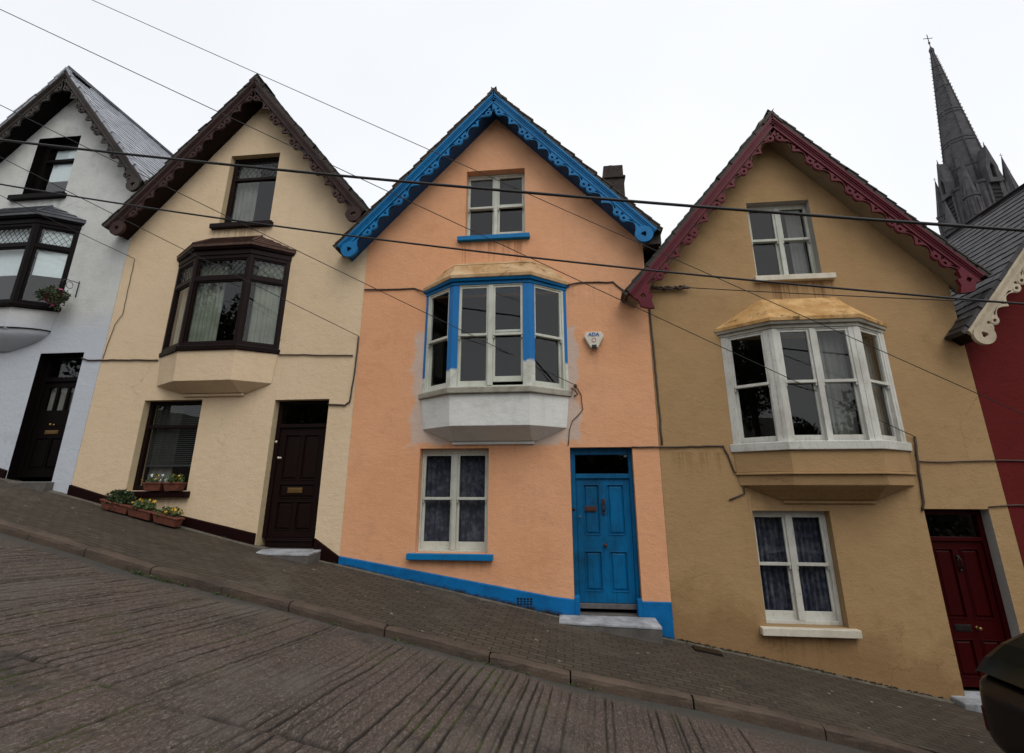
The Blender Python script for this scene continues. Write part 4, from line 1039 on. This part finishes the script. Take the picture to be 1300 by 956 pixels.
b = MB(); b.tube([F0(.06, 1.66, .02), F0(.12, 1.62, .06), F0(.16, 1.55, .05), F0(.10, 1.52, .03)], .012, 6); b.lathe((.13, FY-.01, 1.70), [(.025, 0), (.03, .02), (.02, .05)], 'y', 8)
topbuild(b, 'cable_bracket', M['clip'], 'small insulator hook at the right end of the blue bay sill', 'bracket')

def alarm():
    a = thing('alarm_box', (.47, FY-.02, 2.50), 'cream triangular burglar alarm box with blue lettering on orange wall', 'alarm box')
    out = [(.30, 2.545), (.345, 2.625), (.595, 2.625), (.64, 2.545), (.53, 2.34), (.41, 2.34)]
    b = MB(); b.prism(F0, out, [], .002, .075); b.build('casing', M['cream_pl'], a, .012)
    b = MB(); b.box(F0, .43, .51, 2.325, 2.385, .0765, .11); b.build('strobe_light', M['cable'], a, .008)
    cu = bpy.data.curves.new('t', 'FONT'); cu.body = 'ADA'; cu.size = .088; cu.align_x = 'CENTER'; cu.extrude = .002; cu.offset = .0022
    to = bpy.data.objects.new('t', cu); COL.objects.link(to)
    bpy.context.view_layer.update()
    me = bpy.data.meshes.new_from_object(to.evaluated_get(bpy.context.evaluated_depsgraph_get()))
    bpy.data.objects.remove(to)
    o = bpy.data.objects.new('lettering', me); me.materials.clear(); me.materials.append(M['blue_txt']); COL.objects.link(o); o.parent = a
    o.location = (0, -.059, .045); o.rotation_euler = (R(90), 0, 0)
    b = MB(); b.tube([F0(.47+.035*math.cos(t*.5), 2.475+.035*math.sin(t*.5), .079) for t in range(0, 13)], .004, 5)
    b.build('emblem', M['red_txt'], a)
alarm()

# splice bundle and the drop cable that starts at it
b = MB(); rs = random.Random(21)
for k in range(5):
    pts = [Vector((1.50+.56*t/14., FY-.06+rs.uniform(-.03, .03), 3.385-.012*t/14+rs.uniform(-.04, .04))) for t in range(15)]
    b.tube(pts, .014, 5)
b.tube([(2.04, FY-.05, 3.37), (2.10, FY-.06, 3.37), (2.16, FY-.06, 3.365)], [.012, .026, .010], 8)
topbuild(b, 'cable_splice', M['clip'], 'knotted bundle of spliced cable below the burgundy bargeboard foot', 'cable')

# overhead wires
def overhead(a, c, r, sag, label, n=40, mat='cable'):
    a, c = Vector(a), Vector(c); b = MB()
    pts = [a.lerp(c, t/n)-Vector((0, 0, sag*4*(t/n)*(1-t/n))) for t in range(n+1)]
    b.tube(pts, r, 8)
    return topbuild(b, 'overhead_wire', M[mat], label, 'overhead wire', 'overhead wires crossing the terrace')
CAMR = ((0.993803, 0.111149, 0.001296), (0.030569, -0.284495, 0.95819), (-0.10687, 0.952212, 0.28613))
def at(px, py, Y):
    d = Vector(((px-650)/640., -(py-433)/640., 1.))
    v = Vector([sum(CAMR[k][i]*d[k] for k in range(3)) for i in range(3)])
    return v*(Y/v.y)
overhead(at(-160, 158, 6.4), at(1460, 303, 6.4), .021, .17, 'thickest black cable spanning all the gables at attic window height')
overhead(at(-160, 205, 6.6), at(1460, 398, 6.6), .014, .30, 'second thick black cable passing just above the bay canopies')
overhead(at(-20, -61, 5.8), at(1480, 606, 7.6), .0055, .0, 'thin wire entering from the top left and reaching furthest right over the ochre bay')
overhead(at(-120, -45, 4.6), (5.22, FY-.03, .80), .0060, .02, 'thin wire slanting down to the right end of the ochre bay sill')
overhead(at(-140, 64, 5.0), (.14, FY-.05, 1.70), .0060, .02, 'thin wire slanting down to the right end of the blue bay sill')
overhead(at(-140, 128, 5.4), (-3.74, FY-.03, 2.70), .0060, .02, 'thin wire slanting down to the wall joint left of the orange house')
overhead(at(-120, 190, 5.8), (-8.62, FY-.03, 4.50), .0060, .01, 'thin wire slanting down to the white wall corner under the brown eave')
overhead((2.15, FY-.06, 3.365), at(1460, 391, 6.8), .0075, .02, 'black wire leaving the knotted splice toward the right')

# ================================================================== flowers
def leaves(mb, c, rx, ry, rz, n, size, rg, up=.4):
    c = Vector(c)
    for _ in range(n):
        while True:
            p = Vector((rg.uniform(-1, 1), rg.uniform(-1, 1), rg.uniform(-1, 1)))
            if p.length < 1: break
        q = c+Vector((p.x*rx, p.y*ry, p.z*rz))
        d = Vector((rg.gauss(0, 1), rg.gauss(0, 1), rg.gauss(0, 1)+up)).normalized()
        a = d.cross(Vector((rg.gauss(0, 1), rg.gauss(0, 1), rg.gauss(0, 1)))).normalized()
        s = size*rg.uniform(.6, 1.3)
        mb.quad(q-d*s*.1, q+d*s*.45+a*s*.28+d.cross(a)*s*.08, q+d*s, q+d*s*.45-a*s*.28)
def flowers(mb, c, rx, ry, rz, n, size, rg, top=True):
    c = Vector(c)
    for _ in range(n):
        q = c+Vector((rg.uniform(-rx, rx), rg.uniform(-ry, ry), rg.uniform(0 if top else -rz, rz)))
        nrm = Vector((rg.gauss(0, .5), -1, rg.gauss(.4, .5))).normalized(); a = nrm.orthogonal().normalized(); e = nrm.cross(a); s = size*rg.uniform(.7, 1.2)
        for k in range(5):
            t = k*2*math.pi/5; u = a*math.cos(t)+e*math.sin(t); v = a*math.cos(t+.55)+e*math.sin(t+.55); w = a*math.cos(t-.55)+e*math.sin(t-.55)
            mb.quad(q, q+v*s*.7+nrm*s*.15, q+u*s+nrm*s*.1, q+w*s*.7+nrm*s*.15)
def trough(x, y, z, L, dz, label, fl, seed, lv=240, lmat='leaf', wild=.10, group=None, hh=.125):
    t = thing('flower_trough', (x, y, z), label, 'planter', group)
    def F(u, v, w=0.): return Vector((x+u, y-w, z+v+u*dz))
    b = MB(); a = L/2
    b.hexa([F(-a+.03, .004, -.07), F(a-.03, .004, -.07), F(a-.03, .004, .07), F(-a+.03, .004, .07), F(-a, hh, -.09), F(a, hh, -.09), F(a, hh, .09), F(-a, hh, .09)])
    b.hexa([F(-a-.012, hh-.001, -.102), F(a+.012, hh-.001, -.102), F(a+.012, hh-.001, .102), F(-a-.012, hh-.001, .102), F(-a-.012, hh+.025, -.102), F(a+.012, hh+.025, -.102), F(a+.012, hh+.025, .102), F(-a-.012, hh+.025, .102)])
    b.build('pot', M['pot'], t, .006)
    rg = random.Random(seed)
    lb = MB(); leaves(lb, F(0, hh+.06), a*1.02, .11, wild, lv, .055, rg)
    for _ in range(14):
        p = F(rg.uniform(-a, a), hh); lb.tube([p, p+Vector((rg.uniform(-.04, .04), rg.uniform(-.05, .02), rg.uniform(.06, .16)))], .003, 4)
    lb.build('foliage', M[lmat], t)
    for (mt, n, off) in fl:
        fb = MB(); flowers(fb, F(off, hh+.06), a*.8, .09, wild*1.1, n, .028, rg); fb.build('blossom', M[mt], t)
GT = 'terracotta troughs of flowers by the cream house'
for (x, L, lab, fl, sd, lv, wd_, lm) in ((-7.62, .52, 'terracotta trough overflowing with dark green foliage, uphill of the three on the pavement', [('yellow', 1, .1)], 31, 900, .16, 'leafd'),
        (-7.14, .44, 'terracotta trough with orange and yellow flowers, middle of the three on the pavement', [('yellow', 12, .0)], 32, 420, .10, 'leaf'),
        (-6.66, .44, 'terracotta trough with sparse yellow flowers, downhill of the three on the pavement', [('yellow', 8, .08)], 33, 200, .09, 'leaf')):
    trough(x, 8.17, g(x)+.02, L, -.21, lab, fl, sd, lv, lm, wd_, GT)
trough(-7.14, 8.33, .0, .34, 0, 'small terracotta trough of white flowers on the brown window sill', [('whitef', 9, .04), ('yellow', 4, -.08)], 34, 90, 'leaf', .08, GT, .12)
trough(-6.78, 8.33, .0, .30, 0, 'small terracotta trough of leafy plants at the sill right side', [('yellow', 5, -.04)], 35, 150, 'leaf', .10, GT, .12)

hb = thing('hanging_basket', (-9.86, 8.1, 3.55), 'hanging basket of trailing plants with pink flowers beside the grey-white bay', 'flower basket')
b = MB(); b.lathe((-9.86, 8.1, 3.47), [(.05, 0), (.13, .05), (.17, .13), (.18, .18)], 'z', 14); b.build('basket', M['rust'], hb)
rg = random.Random(44); b = MB(); leaves(b, (-9.88, 8.08, 3.64), .30, .2, .14, 700, .06, rg); leaves(b, (-9.70, 8.05, 3.54), .14, .14, .20, 160, .05, rg, -1)
b.build('foliage', M['leafd'], hb)
b = MB(); flowers(b, (-9.74, 8.0, 3.62), .16, .08, .20, 12, .032, rg, False); b.build('blossom', M['pink'], hb)
b = MB(); b.tube([(-9.74, 8.39, 4.02), (-9.70, 8.1, 3.98), (-9.62, 7.95, 3.90), (-9.60, 7.95, 3.84)], .008, 6)
b.tube([Vector((-9.72, 8.2+.07*math.cos(t*.6), 3.90+.07*math.sin(t*.6))) for t in range(11)], .006, 5)
b.tube([(-9.66, 8.02, 3.95), (-9.72, 8.05, 3.66)], .004, 4); b.tube([(-9.66, 8.02, 3.95), (-9.95, 8.1, 3.66)], .004, 4)
b.tube([(-9.74, 8.39, 3.72), (-9.74, 8.39, 4.06)], .009, 5)
b.build('bracket', M['metal'], hb)

# moss and weeds at the kerb
b = MB(); rg = random.Random(77)
for _ in range(46):
    x = rg.uniform(-5.6, .6); x = -4.9+rg.gauss(0, .25) if rg.random() < .3 else x
    leaves(b, (x, kerby(x)-.02, road_z(x, KO)+.012), .07, .025, .012, 14, .020, rg, 1)
tag(b.build('kerb_weeds', M['leaf']), kind='stuff', label='small weeds and moss growing in the gutter along the kerb', cat='weeds')

b = MB(); rg = random.Random(91)
for _ in range(70):
    x = rg.choice((rg.uniform(1.45, 6.2), rg.uniform(-8.6, 1.4)))
    if -.3 < x < 1.25 or -5.5 < x < -4.0: continue
    leaves(b, (x, FY-.06, g(x)+.018), .05, .015, .012, rg.randint(4, 14), .020, rg, 1)
for _ in range(150):
    x = 1.45+rg.random()**1.5*4.0; n_ = 3
    b.tube([(x, FY-.02, g(x)+.02), (x+rg.uniform(.02, .06), FY-.025, g(x+.03)+rg.uniform(.01, .035))], rg.uniform(.004, .010), 5, 1)
tag(b.build('wall_foot_weeds', [M['leafd'], M['soil']]), kind='stuff', label='moss, dirt and tiny weeds along the foot of the house walls', cat='weeds')

# drain cover beside the ochre wall
b = MB(); x0, x1 = 1.62, 1.98
b.hexa([Vector(q) for q in ((x0, 8.02, g(x0)+.0), (x1, 8.02, g(x1)+.0), (x1, 8.22, g(x1)+.0), (x0, 8.22, g(x0)), (x0, 8.02, g(x0)+.028), (x1, 8.02, g(x1)+.028), (x1, 8.22, g(x1)+.028), (x0, 8.22, g(x0)+.028))])
topbuild(b, 'drain_cover', M['metal'], 'small dark drain cover in the pavement by the ochre wall', 'drain cover')

# ================================================================== cathedral spire
S = thing('cathedral', (86.8, 104, 10), 'grey stone cathedral spire with pinnacles and cross rising behind the terrace', 'church')
cx, cy = 87.1, 104.
def ngon(mb, cx, cy, z0, r0, z1, r1, n=8, rot=math.pi/8, m=0):
    lo = [Vector((cx+r0*math.cos(rot+2*math.pi*k/n), cy+r0*math.sin(rot+2*math.pi*k/n), z0)) for k in range(n)]
    hi = [Vector((cx+r1*math.cos(rot+2*math.pi*k/n), cy+r1*math.sin(rot+2*math.pi*k/n), z1)) for k in range(n)]
    mb.add(lo+hi, [(k, (k+1) % n, n+(k+1) % n, n+k) for k in range(n)]+[tuple(range(n)), tuple(range(n, 2*n))], m)
b = MB()
z0s, z1s, r0s = 61., 99., 4.3
rad = lambda z: r0s+(.28-r0s)*(z-z0s)/(z1s-z0s)
ngon(b, cx, cy, z0s, rad(z0s), z1s, rad(z1s))
for zb in (66, 72.5, 73.3, 80.5, 81.3, 88, 91.5, 94): ngon(b, cx, cy, zb, rad(zb)+.13, zb+.28, rad(zb)+.12)
for k in range(8):                          # ribs with crockets
    t = math.pi/8+k*math.pi/4
    b.tube([Vector((cx+rad(z)*math.cos(t), cy+rad(z)*math.sin(t), z)) for z in (61, 75, 90, 98.8)], [.20, .17, .13, .1], 5)
    z = 63.
    while z < 98: 
        p = Vector((cx+(rad(z)+.14)*math.cos(t), cy+(rad(z)+.14)*math.sin(t), z)); b.tube([p, p+Vector((.14*math.cos(t), .14*math.sin(t), .16))], [.10, .04], 4); z += 1.0
ngon(b, cx, cy, 98.6, .5, 99.2, .5); ngon(b, cx, cy, 99.2, .55, 100.2, .12)
b.build('spire', M['spire'], S)
b = MB(); b.tube([(cx, cy, 100), (cx, cy, 103.8)], .09, 6); b.tube([(cx-1.0, cy, 102.7), (cx+1.0, cy, 102.7)], .08, 6); b.tube([(cx, cy, 101.2), (cx, cy, 101.5)], .22, 8)
b.build('cross', M['metal'], S)
b = MB(); ngon(b, cx, cy, 40, 5.9, 61, 5.2); ngon(b, cx, cy, 60.6, 5.45, 61.2, 5.45); b.wbox(cx-7, cx+7, cy-7, cy+7, 5, 49); b.wbox(cx-7.3, cx+7.3, cy-7.3, cy+7.3, 48.4, 49.2)
for k in range(8):
    t = k*math.pi/4; 
    for q in (-1.1, 1.1):
        px, py = cx+4.95*math.cos(t)-q*math.sin(t), cy+4.95*math.sin(t)+q*math.cos(t)
        b.wbox(px-.25, px+.25, py-.25, py+.25, 50, 60.5)
b.build('belfry', M['spire'], S)
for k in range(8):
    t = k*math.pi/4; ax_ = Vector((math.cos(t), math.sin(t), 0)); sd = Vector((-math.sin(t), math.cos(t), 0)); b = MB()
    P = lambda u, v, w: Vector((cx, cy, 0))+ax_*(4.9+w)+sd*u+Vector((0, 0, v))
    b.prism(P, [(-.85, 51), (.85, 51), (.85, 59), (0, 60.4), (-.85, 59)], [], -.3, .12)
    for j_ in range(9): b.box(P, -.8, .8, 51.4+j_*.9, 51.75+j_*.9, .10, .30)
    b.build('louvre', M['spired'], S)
for k in range(8):                          # gabled lucarnes at the spire foot
    t = k*math.pi/4; ax_ = Vector((math.cos(t), math.sin(t), 0)); sd = Vector((-math.sin(t), math.cos(t), 0)); c0 = Vector((cx, cy, 0))+ax_*4.2
    if k % 2: continue
    b = MB(); P = lambda u, v, w: c0+sd*u+ax_*w+Vector((0, 0, v))
    b.prism(P, [(-1.1, 60), (1.1, 60), (1.1, 63.5), (0, 68.5), (-1.1, 63.5)], [[(-.4, 61), (.4, 61), (.4, 63.6), (0, 64.6), (-.4, 63.6)]], -.6, 1.5)
    b.prism(P, [(-.4, 61), (.4, 61), (.4, 63.6), (0, 64.6), (-.4, 63.6)], [], .2, .5, 1)
    b.tube([P(0, 68.3, 1.2), P(0, 69.6, 1.2)], [.16, .04], 5)
    b.build('lucarne', [M['spire'], M['spired']], S)
for k in range(4):                          # corner pinnacles
    t = math.pi/4+k*math.pi/2; px, py = cx+5.5*math.cos(t), cy+5.5*math.sin(t)
    b = MB(); ngon(b, px, py, 44, 1.55, 57.6, 1.3); ngon(b, px, py, 57.6, 1.5, 58.0, 1.5); ngon(b, px, py, 58.0, 1.25, 66.8, .06)
    for zb in (47.5, 52.5): ngon(b, px, py, zb, 1.85, zb+.35, 1.85)
    for j in range(8):
        tt = math.pi/8+j*math.pi/4
        b.tube([(px+1.25*math.cos(tt), py+1.25*math.sin(tt), 58), (px, py, 66.4)], [.07, .03], 4)
        qx, qy = px+1.3*math.cos(tt+.39), py+1.3*math.sin(tt+.39); b.wbox(qx-.14, qx+.14, qy-.14, qy+.14, 53.3, 57)
    b.tube([(px, py, 66), (px, py, 67.6)], .05, 4); b.tube([(px-.35, py, 67.1), (px+.35, py, 67.1)], .05, 4)
    b.build('pinnacle', M['spire'], S)
for (px, py, zt) in ((78.7, 101, 57.4), (92.4, 101, 62.8)):
    b = MB(); ngon(b, px, py, 30, 1.3, zt-6.5, 1.15); ngon(b, px, py, zt-6.5, 1.4, zt-6.1, 1.4); ngon(b, px, py, zt-6.1, 1.1, zt, .06); b.tube([(px, py, zt), (px, py, zt+1.6)], .05, 4); b.tube([(px-.3, py, zt+1.1), (px+.3, py, zt+1.1)], .05, 4)
    b.build('pinnacle', M['spire'], S)
b = MB(); b.prism(lambda u, v, w=0.: Vector((cx+u, w, v)), [(-9, 5), (9, 5), (9, 34), (0, 46), (-9, 34)], [], cy+6, cy+50)
b.build('nave', M['spire'], S)

# ================================================================== parked car
def car(x0, y0, heading_slope):
    zr = lambda x: road_z(x, y0)
    k = thing('parked_car', (x0+2, y0, zr(x0+2)), 'dark hatchback parked against the kerb in the bottom right corner', 'car')
    cp = finish(*newmat('dark_car_paint'), (.006, .004, .004), .3, spec=.3, coat=.2)
    body = MB(); hw = .83
    # stations along the length: (x, z_low, z_belt, z_top, half width low, half width top)
    st = [(0, .42, .72, .74, .62, .60), (.06, .30, .86, .90, .74, .68), (.22, .22, .93, .97, .80, .70), (.9, .2, .95, .97, .83, .74), (2.3, .2, .92, .95, .83, .74), (2.9, .2, .90, .93, .83, .72), (3.5, .22, .80, .84, .80, .70), (3.85, .28, .66, .70, .74, .62), (3.95, .36, .55, .57, .62, .55)]
    def S(x, y, z): return Vector((x0+x, y0+y, zr(x0)+(road_z(x0+4, y0)-road_z(x0, y0))*x/4+z))
    rings = []
    for (x, zl, zb, zt, wl_, wt) in st:
        rings.append([S(x, -wl_*.92, zl), S(x, -wl_, zl+.12), S(x, -wl_, zb-.12), S(x, -wl_*.96, zb), S(x, -wt, zt), S(x, -wt*.5, zt+.02), S(x, 0, zt+.025), S(x, wt*.5, zt+.02), S(x, wt, zt), S(x, wl_*.96, zb), S(x, wl_, zb-.12), S(x, wl_, zl+.12), S(x, wl_*.92, zl)])
    n = 13; body.add([v for r_ in rings for v in r_], [(i*n+j, i*n+(j+1) % n, (i+1)*n+(j+1) % n, (i+1)*n+j) for i in range(len(rings)-1) for j in range(n)]+[tuple(range(n)), tuple((len(rings)-1)*n+j for j in range(n))], 0, True)
    bo = body.build('body', cp, k)
    sub = bo.modifiers.new('s', 'SUBSURF'); sub.levels = 2; sub.render_levels = 2
    # cabin: pillars + roof shell and the glass
    prof = [(.06, .92), (.14, 1.06), (.27, 1.20), (.45, 1.33), (.75, 1.43), (1.3, 1.48), (1.9, 1.45), (2.25, 1.35), (2.62, 1.14), (2.95, .93)]
    cab = MB(); gls = [MB(), MB()]
    def wid(z): return .70-.16*(z-.92)/.55
    rr = []
    for (x, z) in prof: rr.append([S(x, -wid(z), z), S(x, -wid(z)*.90, z+.015), S(x-.06, 0, z+.045), S(x, wid(z)*.90, z+.015), S(x, wid(z), z)])
    for i in range(len(prof)-1):
        for j in range(4):
            (gls[0 if i < 3 else 1] if (i < 3 or i >= len(prof)-3) and j in (1, 2) else cab).add([rr[i][j], rr[i][j+1], rr[i+1][j+1], rr[i+1][j]], [(0, 1, 2, 3)], 0, True)
    ro = cab.build('roof', cp, k)
    tg = plain('tinted_glass', (.006, .008, .007), .12, spec=.35, var=0, bs=0)
    gls[0].build('rear_window', tg, k); gls[1].build('windscreen', tg, k)
    for s in (-1, 1):
        sg = MB(); zt = lambda x: 1.39-.0*x
        poly = [(.28, .94), (.50, 1.25), (.80, 1.37), (1.3, 1.41), (1.88, 1.38), (2.2, 1.28), (2.78, .94)]
        vs = [S(x, s*(wid(z)+.004), z) for (x, z) in poly]; sg.add(vs, [tuple(range(len(vs)))]); 
        o = sg.build('side_window', tg, k)
        pr = MB(); vs = [S(x, s*wid(z), z) for (x, z) in prof]; pr.add(vs, [tuple(range(len(vs)))]); pr.build('side_panel', cp, k)
        for wx in (.75, 3.15):
            w = MB(); c0 = S(wx, s*.80, .30)
            w.lathe(c0, [(.20, -.10), (.29, -.10), (.305, -.07), (.305, .07), (.29, .09), (.20, .09)], 'y', 24)
            wh = w.build('wheel', M['cable'], k)
            w = MB(); w.lathe(c0, [(.19, -.105), (.05, -.115), (.05, .10), (.19, .095)], 'y', 16); w.build('rim', plain('alloy', (.4, .4, .42), .3, .9), wh)
        mr = MB(); mr.lathe(S(2.35, s*.86, 1.0), [(.05, -.08), (.09, -.03), (.09, .03), (.05, .08)], 'y', 10); mr.build('wing_mirror', cp, k)
        tl = MB(); tl.box(lambda u, v, w=0.: S(w, s*u, v), .52, .70, .46, .66, .03, .12); tl.build('tail_light', plain('dark_red_lens', (.05, .003, .003), .2), k, .02)
        hl = MB(); hl.box(lambda u, v, w=0.: S(w, s*u, v), .42, .66, .56, .68, 3.80, 3.93); hl.build('headlight', M['cream_pl'], k, .02)
        hd = MB(); hd.box(lambda u, v, w=0.: S(u, s*w, v), 1.15, 1.32, .84, .865, .82, .855); hd.build('door_handle', cp, k, .006)
car(3.54, 4.98, 0)

# ================================================================== trees across the street (seen mirrored in the panes)
b = MB(); rg = random.Random(5)
for (x, y, h, r) in ((-34, -16, 13, 5), (-27, -14, 15, 4.5), (-20, -16, 11, 4.5), (-14, -13, 12, 3.5), (-9, -15, 8.5, 4), (-3.5, -13, 6.5, 3), (2, -14, 8, 3.2), (7, -13, 11.5, 3.2), (12, -15, 8, 4), (18, -14, 10, 4.5), (26, -16, 11, 5)):
    z0 = g(max(-60, x))-.3
    b.tube([(x, y, z0), (x+.2, y, z0+h*.4), (x, y+.2, z0+h*.8)], [.28, .2, .06], 8)
    for k in range(22):
        a = rg.uniform(0, 6.28); q = rg.uniform(.15, .95); rr_ = r*math.sin(math.pi*min(1, q*.8+.12))*rg.uniform(.3, .8)
        leaves(b, (x+math.cos(a)*rr_, y+math.sin(a)*rr_, z0+h*q), r*.42, r*.42, h*.12, 420, .36, rg)
tag(b.build('far_trees', M['leafd']), label='dark trees on the far side of the street, mirrored in the window panes', cat='trees', kind='stuff')

# ================================================================== light, sky, camera
w = bpy.data.worlds.new('World'); SC.world = w; w.use_nodes = True; nt = w.node_tree; nt.nodes.clear()
sky = nt.nodes.new('ShaderNodeTexSky'); sky.sky_type = 'NISHITA'; sky.sun_disc = False
SUN_EL, SUN_AZ = R(52), R(150)            # azimuth measured clockwise from +Y (behind the camera, to the right)
sky.sun_elevation = SUN_EL; sky.sun_rotation = SUN_AZ; sky.air_density = 1.2; sky.dust_density = 6; sky.ozone_density = 1
tc = nt.nodes.new('ShaderNodeTexCoord')
nz = N(nt, 'ShaderNodeTexNoise', Scale=1.3, Detail=4., Roughness=.5); nt.links.new(tc.outputs['Generated'], nz.inputs['Vector'])
cl = ramp(nt, nz.outputs['Fac'], [(.3, (10.2, 10.45, 10.9)), (.7, (11.5, 11.65, 11.9))])
mx = mixc(nt, .90, sky.outputs[0], cl)
bg = nt.nodes.new('ShaderNodeBackground'); bg.inputs[1].default_value = .096; wo = nt.nodes.new('ShaderNodeOutputWorld')
nt.links.new(mx, bg.inputs[0]); nt.links.new(bg.outputs[0], wo.inputs[0])
sl = bpy.data.lights.new('sun', 'SUN'); sl.energy = 1.2; sl.angle = R(40); sl.color = (1, .96, .90)
so = bpy.data.objects.new('sun', sl); COL.objects.link(so)
d = Vector((math.sin(SUN_AZ)*math.cos(SUN_EL), math.cos(SUN_AZ)*math.cos(SUN_EL), math.sin(SUN_EL)))
so.rotation_euler = (-d).to_track_quat('-Z', 'Y').to_euler(); so.location = d*30

cam = bpy.data.cameras.new('camera'); co = bpy.data.objects.new('camera', cam); COL.objects.link(co)
r_, u_, f_ = (Vector(v) for v in CAMR)
mt = Matrix((( r_.x, u_.x, -f_.x, 0), (r_.y, u_.y, -f_.y, 0), (r_.z, u_.z, -f_.z, 0), (0, 0, 0, 1)))
co.matrix_world = mt
cam.sensor_width = 36; cam.sensor_fit = 'HORIZONTAL'; cam.lens = 36*640/1300.; cam.shift_y = -45/1300.; cam.clip_end = 2000; cam.clip_start = .05
SC.camera = co
SC.view_settings.view_transform = 'Standard'; SC.view_settings.look = 'None'; SC.view_settings.exposure = 0; SC.view_settings.gamma = 1
SC.cycles.max_bounces = 8; SC.cycles.transparent_max_bounces = 16
